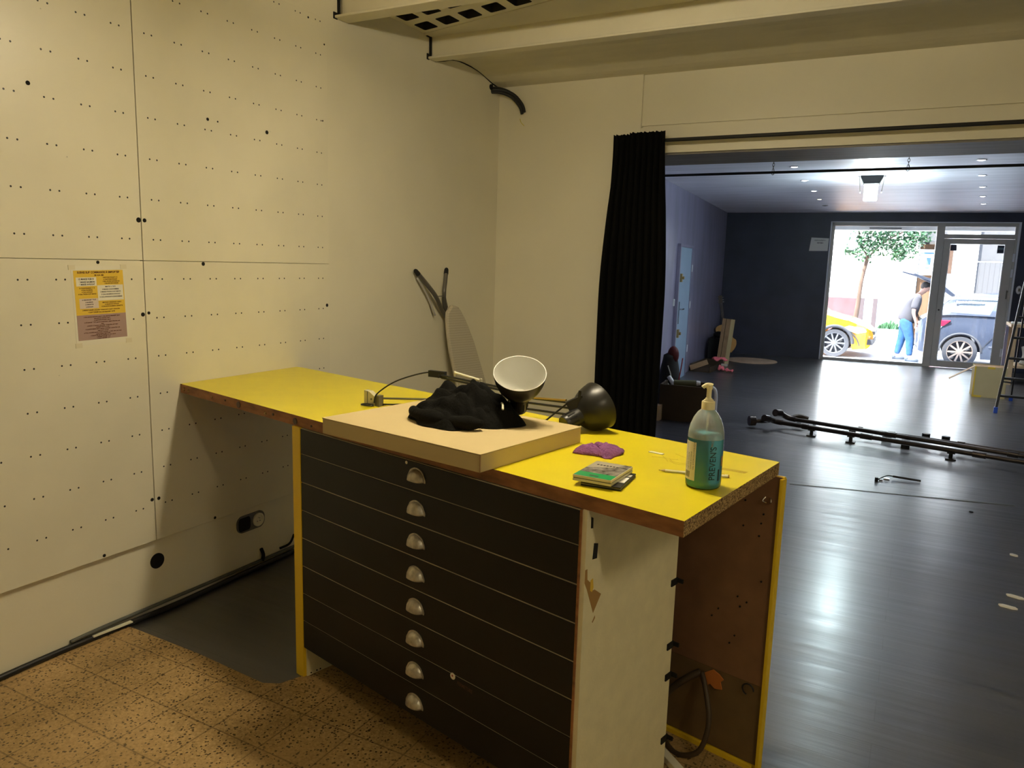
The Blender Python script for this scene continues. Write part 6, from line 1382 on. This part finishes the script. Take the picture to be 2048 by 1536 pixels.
# ------------------------------------------------------------------ person
def skin_mesh(name, chains, m, parent, sub=2, root=None):
    bm = bmesh.new(); sk = bm.verts.layers.skin.verify(); idx = {}
    for ch in chains:
        prev = None
        for key, p, r in ch:
            if key in idx: v = idx[key]
            else:
                v = bm.verts.new(p); v[sk].radius = (r, r) if not isinstance(r, tuple) else r; idx[key] = v
                if len(idx) == 1: v[sk].use_root = True
            if prev is not None and bm.edges.get((prev, v)) is None: bm.edges.new((prev, v))
            prev = v
    me = bpy.data.meshes.new(name); bm.to_mesh(me); bm.free()
    o = bpy.data.objects.new(name, me); C.objects.link(o)
    md = o.modifiers.new('skin', 'SKIN'); md.use_smooth_shade = True
    ms = o.modifiers.new('sub', 'SUBSURF'); ms.levels = sub; ms.render_levels = sub
    dg = bpy.context.evaluated_depsgraph_get(); me2 = bpy.data.meshes.new_from_object(o.evaluated_get(dg))
    bpy.data.objects.remove(o)
    me2.materials.clear(); me2.materials.append(m)
    for p in me2.polygons: p.use_smooth = True
    o = bpy.data.objects.new(name, me2); C.objects.link(o)
    if parent is not None: o.parent = parent; o.matrix_parent_inverse = parent.matrix_world.inverted()
    return o
PX, PYY = -0.225, 18.85
def Q(x, y, z): return Vector((PX + x, PYY + y, GZ + z))
pr = thing('person', 'person in charcoal T-shirt and blue jeans bending forward at the open car boot', 'person', Q(0, 0, 0))
J = dict(pelvis=Q(-0.03, 0, 0.92), belly=Q(-0.01, 0, 1.06), chest=Q(0.06, 0, 1.27), upch=Q(0.12, 0, 1.40), neck=Q(0.175, 0, 1.485), neck2=Q(0.22, 0, 1.535), head=Q(0.26, 0, 1.595), crown=Q(0.285, 0, 1.67),
         hipN=Q(-0.03, -0.10, 0.88), kneeN=Q(0.08, -0.13, 0.48), ankN=Q(0.10, -0.15, 0.09), heelN=Q(0.06, -0.15, 0.045), toeN=Q(0.26, -0.18, 0.035),
         hipF=Q(-0.03, 0.10, 0.88), kneeF=Q(-0.09, 0.14, 0.48), ankF=Q(-0.16, 0.16, 0.09), heelF=Q(-0.20, 0.16, 0.045), toeF=Q(0.0, 0.18, 0.035),
         shN=Q(0.13, -0.21, 1.38), elN=Q(0.09, -0.27, 1.10), wrN=Q(0.16, -0.22, 0.88), paN=Q(0.175, -0.20, 0.82),
         shF=Q(0.13, 0.21, 1.38), elF=Q(0.12, 0.27, 1.10), wrF=Q(0.22, 0.20, 0.90), paF=Q(0.24, 0.18, 0.84))
def c_(*ks): return [(k, J[k], R0[k]) for k in ks]
R0 = dict(pelvis=(0.13, 0.11), belly=(0.125, 0.11), chest=(0.145, 0.11), upch=(0.12, 0.10), neck=0.055, neck2=0.055, head=(0.075, 0.09), crown=(0.06, 0.065),
          hipN=0.09, kneeN=0.06, ankN=0.04, heelN=0.036, toeN=0.03, hipF=0.09, kneeF=0.06, ankF=0.04, heelF=0.036, toeF=0.03,
          shN=0.06, elN=0.042, wrN=0.028, paN=(0.032, 0.018), shF=0.06, elF=0.042, wrF=0.028, paF=(0.032, 0.018))
chains = [c_('pelvis', 'belly', 'chest', 'upch', 'neck', 'neck2', 'head', 'crown')]
for s_ in 'NF':
    chains += [c_('pelvis', 'hip' + s_, 'knee' + s_, 'ank' + s_, 'heel' + s_), c_('ank' + s_, 'toe' + s_), c_('upch', 'sh' + s_, 'el' + s_, 'wr' + s_, 'pa' + s_)]
    sg_ = -1 if s_ == 'N' else 1; pa = J['pa' + s_]
    for k in range(4):
        b0 = pa + Vector((-0.028 + 0.018 * k, 0, -0.03)); ln_ = (0.062, 0.072, 0.068, 0.052)[3 - k]
        chains.append([('pa' + s_, J['pa' + s_], 0.03), ('f%s%da' % (s_, k), b0, 0.010), ('f%s%db' % (s_, k), b0 + Vector((0.002, 0, -ln_ * 0.55)), 0.009), ('f%s%dc' % (s_, k), b0 + Vector((0.002, -sg_ * 0.012, -ln_)), 0.008)])
    chains.append([('wr' + s_, J['wr' + s_], 0.028), ('t%sa' % s_, pa + Vector((0.038, -sg_ * 0.008, 0.012)), 0.011), ('t%sb' % s_, pa + Vector((0.055, -sg_ * 0.018, -0.025)), 0.009)])
body = skin_mesh('body', chains, m_skin, pr)
R1 = dict(R0); R1.update(pelvis=(0.20, 0.20), belly=(0.205, 0.20), chest=(0.20, 0.18), upch=(0.165, 0.14), neck=0.075, shN=0.095, shF=0.095)
sh = [[('hem', Q(-0.05, 0, 0.86), (0.185, 0.185))] + [(k, J[k], R1[k]) for k in ('pelvis', 'belly', 'chest', 'upch', 'neck')]]
for s_ in 'NF': sh.append([('upch', J['upch'], R1['upch']), ('sh' + s_, J['sh' + s_], 0.095), ('slv' + s_, J['sh' + s_].lerp(J['el' + s_], 0.45), 0.085), ('cuf' + s_, J['sh' + s_].lerp(J['el' + s_], 0.85), 0.080)])
skin_mesh('t_shirt', sh, m_shirt, pr)
jn = []
for s_ in 'NF':
    jn.append([('wst', Q(-0.03, 0, 1.00), (0.18, 0.17)), ('pel', Q(-0.05, 0, 0.86), (0.18, 0.17)), ('hip' + s_, J['hip' + s_] + Vector((-0.01, 0, -0.06)), 0.135), ('thi' + s_, J['hip' + s_].lerp(J['knee' + s_], 0.5), 0.115), ('knee' + s_, J['knee' + s_], 0.090), ('clf' + s_, J['knee' + s_].lerp(J['ank' + s_], 0.5), 0.080), ('hem' + s_, J['ank' + s_] + Vector((0, 0, 0.03)), 0.066)])
skin_mesh('jeans', jn, m_jeans, pr)
for s_ in 'NF':
    q = B(); hl = J['heel' + s_]; tt = J['toe' + s_]; d_ = (tt - hl); d_.z = 0
    M = Matrix.Translation((hl.x, hl.y, GZ)) @ Matrix.Rotation(math.atan2(d_.y, d_.x), 4, 'Z')
    q.sph((0.09, 0, 0.045), 0.05, 18, (2.9, 0.95, 0.85)); q.box((-0.045, -0.042, 0.0), (0.235, 0.042, 0.022)); q.sph((0.0, 0, 0.07), 0.052, 14, (1.0, 0.9, 1.0)); q.done('shoe', m_shoe, pr, smooth='auto', M=M)
hdM = Matrix.Translation(Q(0.275, 0, 1.635)) @ Matrix.Rotation(0.75, 4, 'Y')
q = B(); q.sph((-0.012, 0, 0.018), 0.103, 24, (1.0, 0.86, 1.02)); bmesh.ops.bisect_plane(q.bm, geom=q.bm.verts[:] + q.bm.edges[:] + q.bm.faces[:], plane_co=(0.01, 0, 0.0), plane_no=(0.85, 0, -0.52), clear_outer=True)
q.done('hair', m_hair, pr, smooth=True, M=hdM, solid=0.006)
q = B(); q.sph((0.0, 0, 0.0), 0.088, 24, (1.02, 0.84, 1.18)); q.sph((0.090, 0, -0.012), 0.018, 10, (0.9, 0.7, 1.3)); q.sph((0.05, 0, -0.075), 0.04, 12, (1, 0.9, 0.8))
for s_ in (-1, 1): q.sph((-0.008, s_ * 0.078, -0.01), 0.024, 12, (0.7, 0.4, 1.2))
q.done('face', m_skin, pr, smooth=True, M=hdM)
for s_ in (-1, 1):
    B().sph((0.080, s_ * 0.032, 0.012), 0.010, 10).done('eye', m_inkblack, pr, smooth=True, M=hdM)
B().box((0.082, -0.022, -0.058), (0.092, 0.022, -0.052)).done('mouth', m_pink, pr, M=hdM)
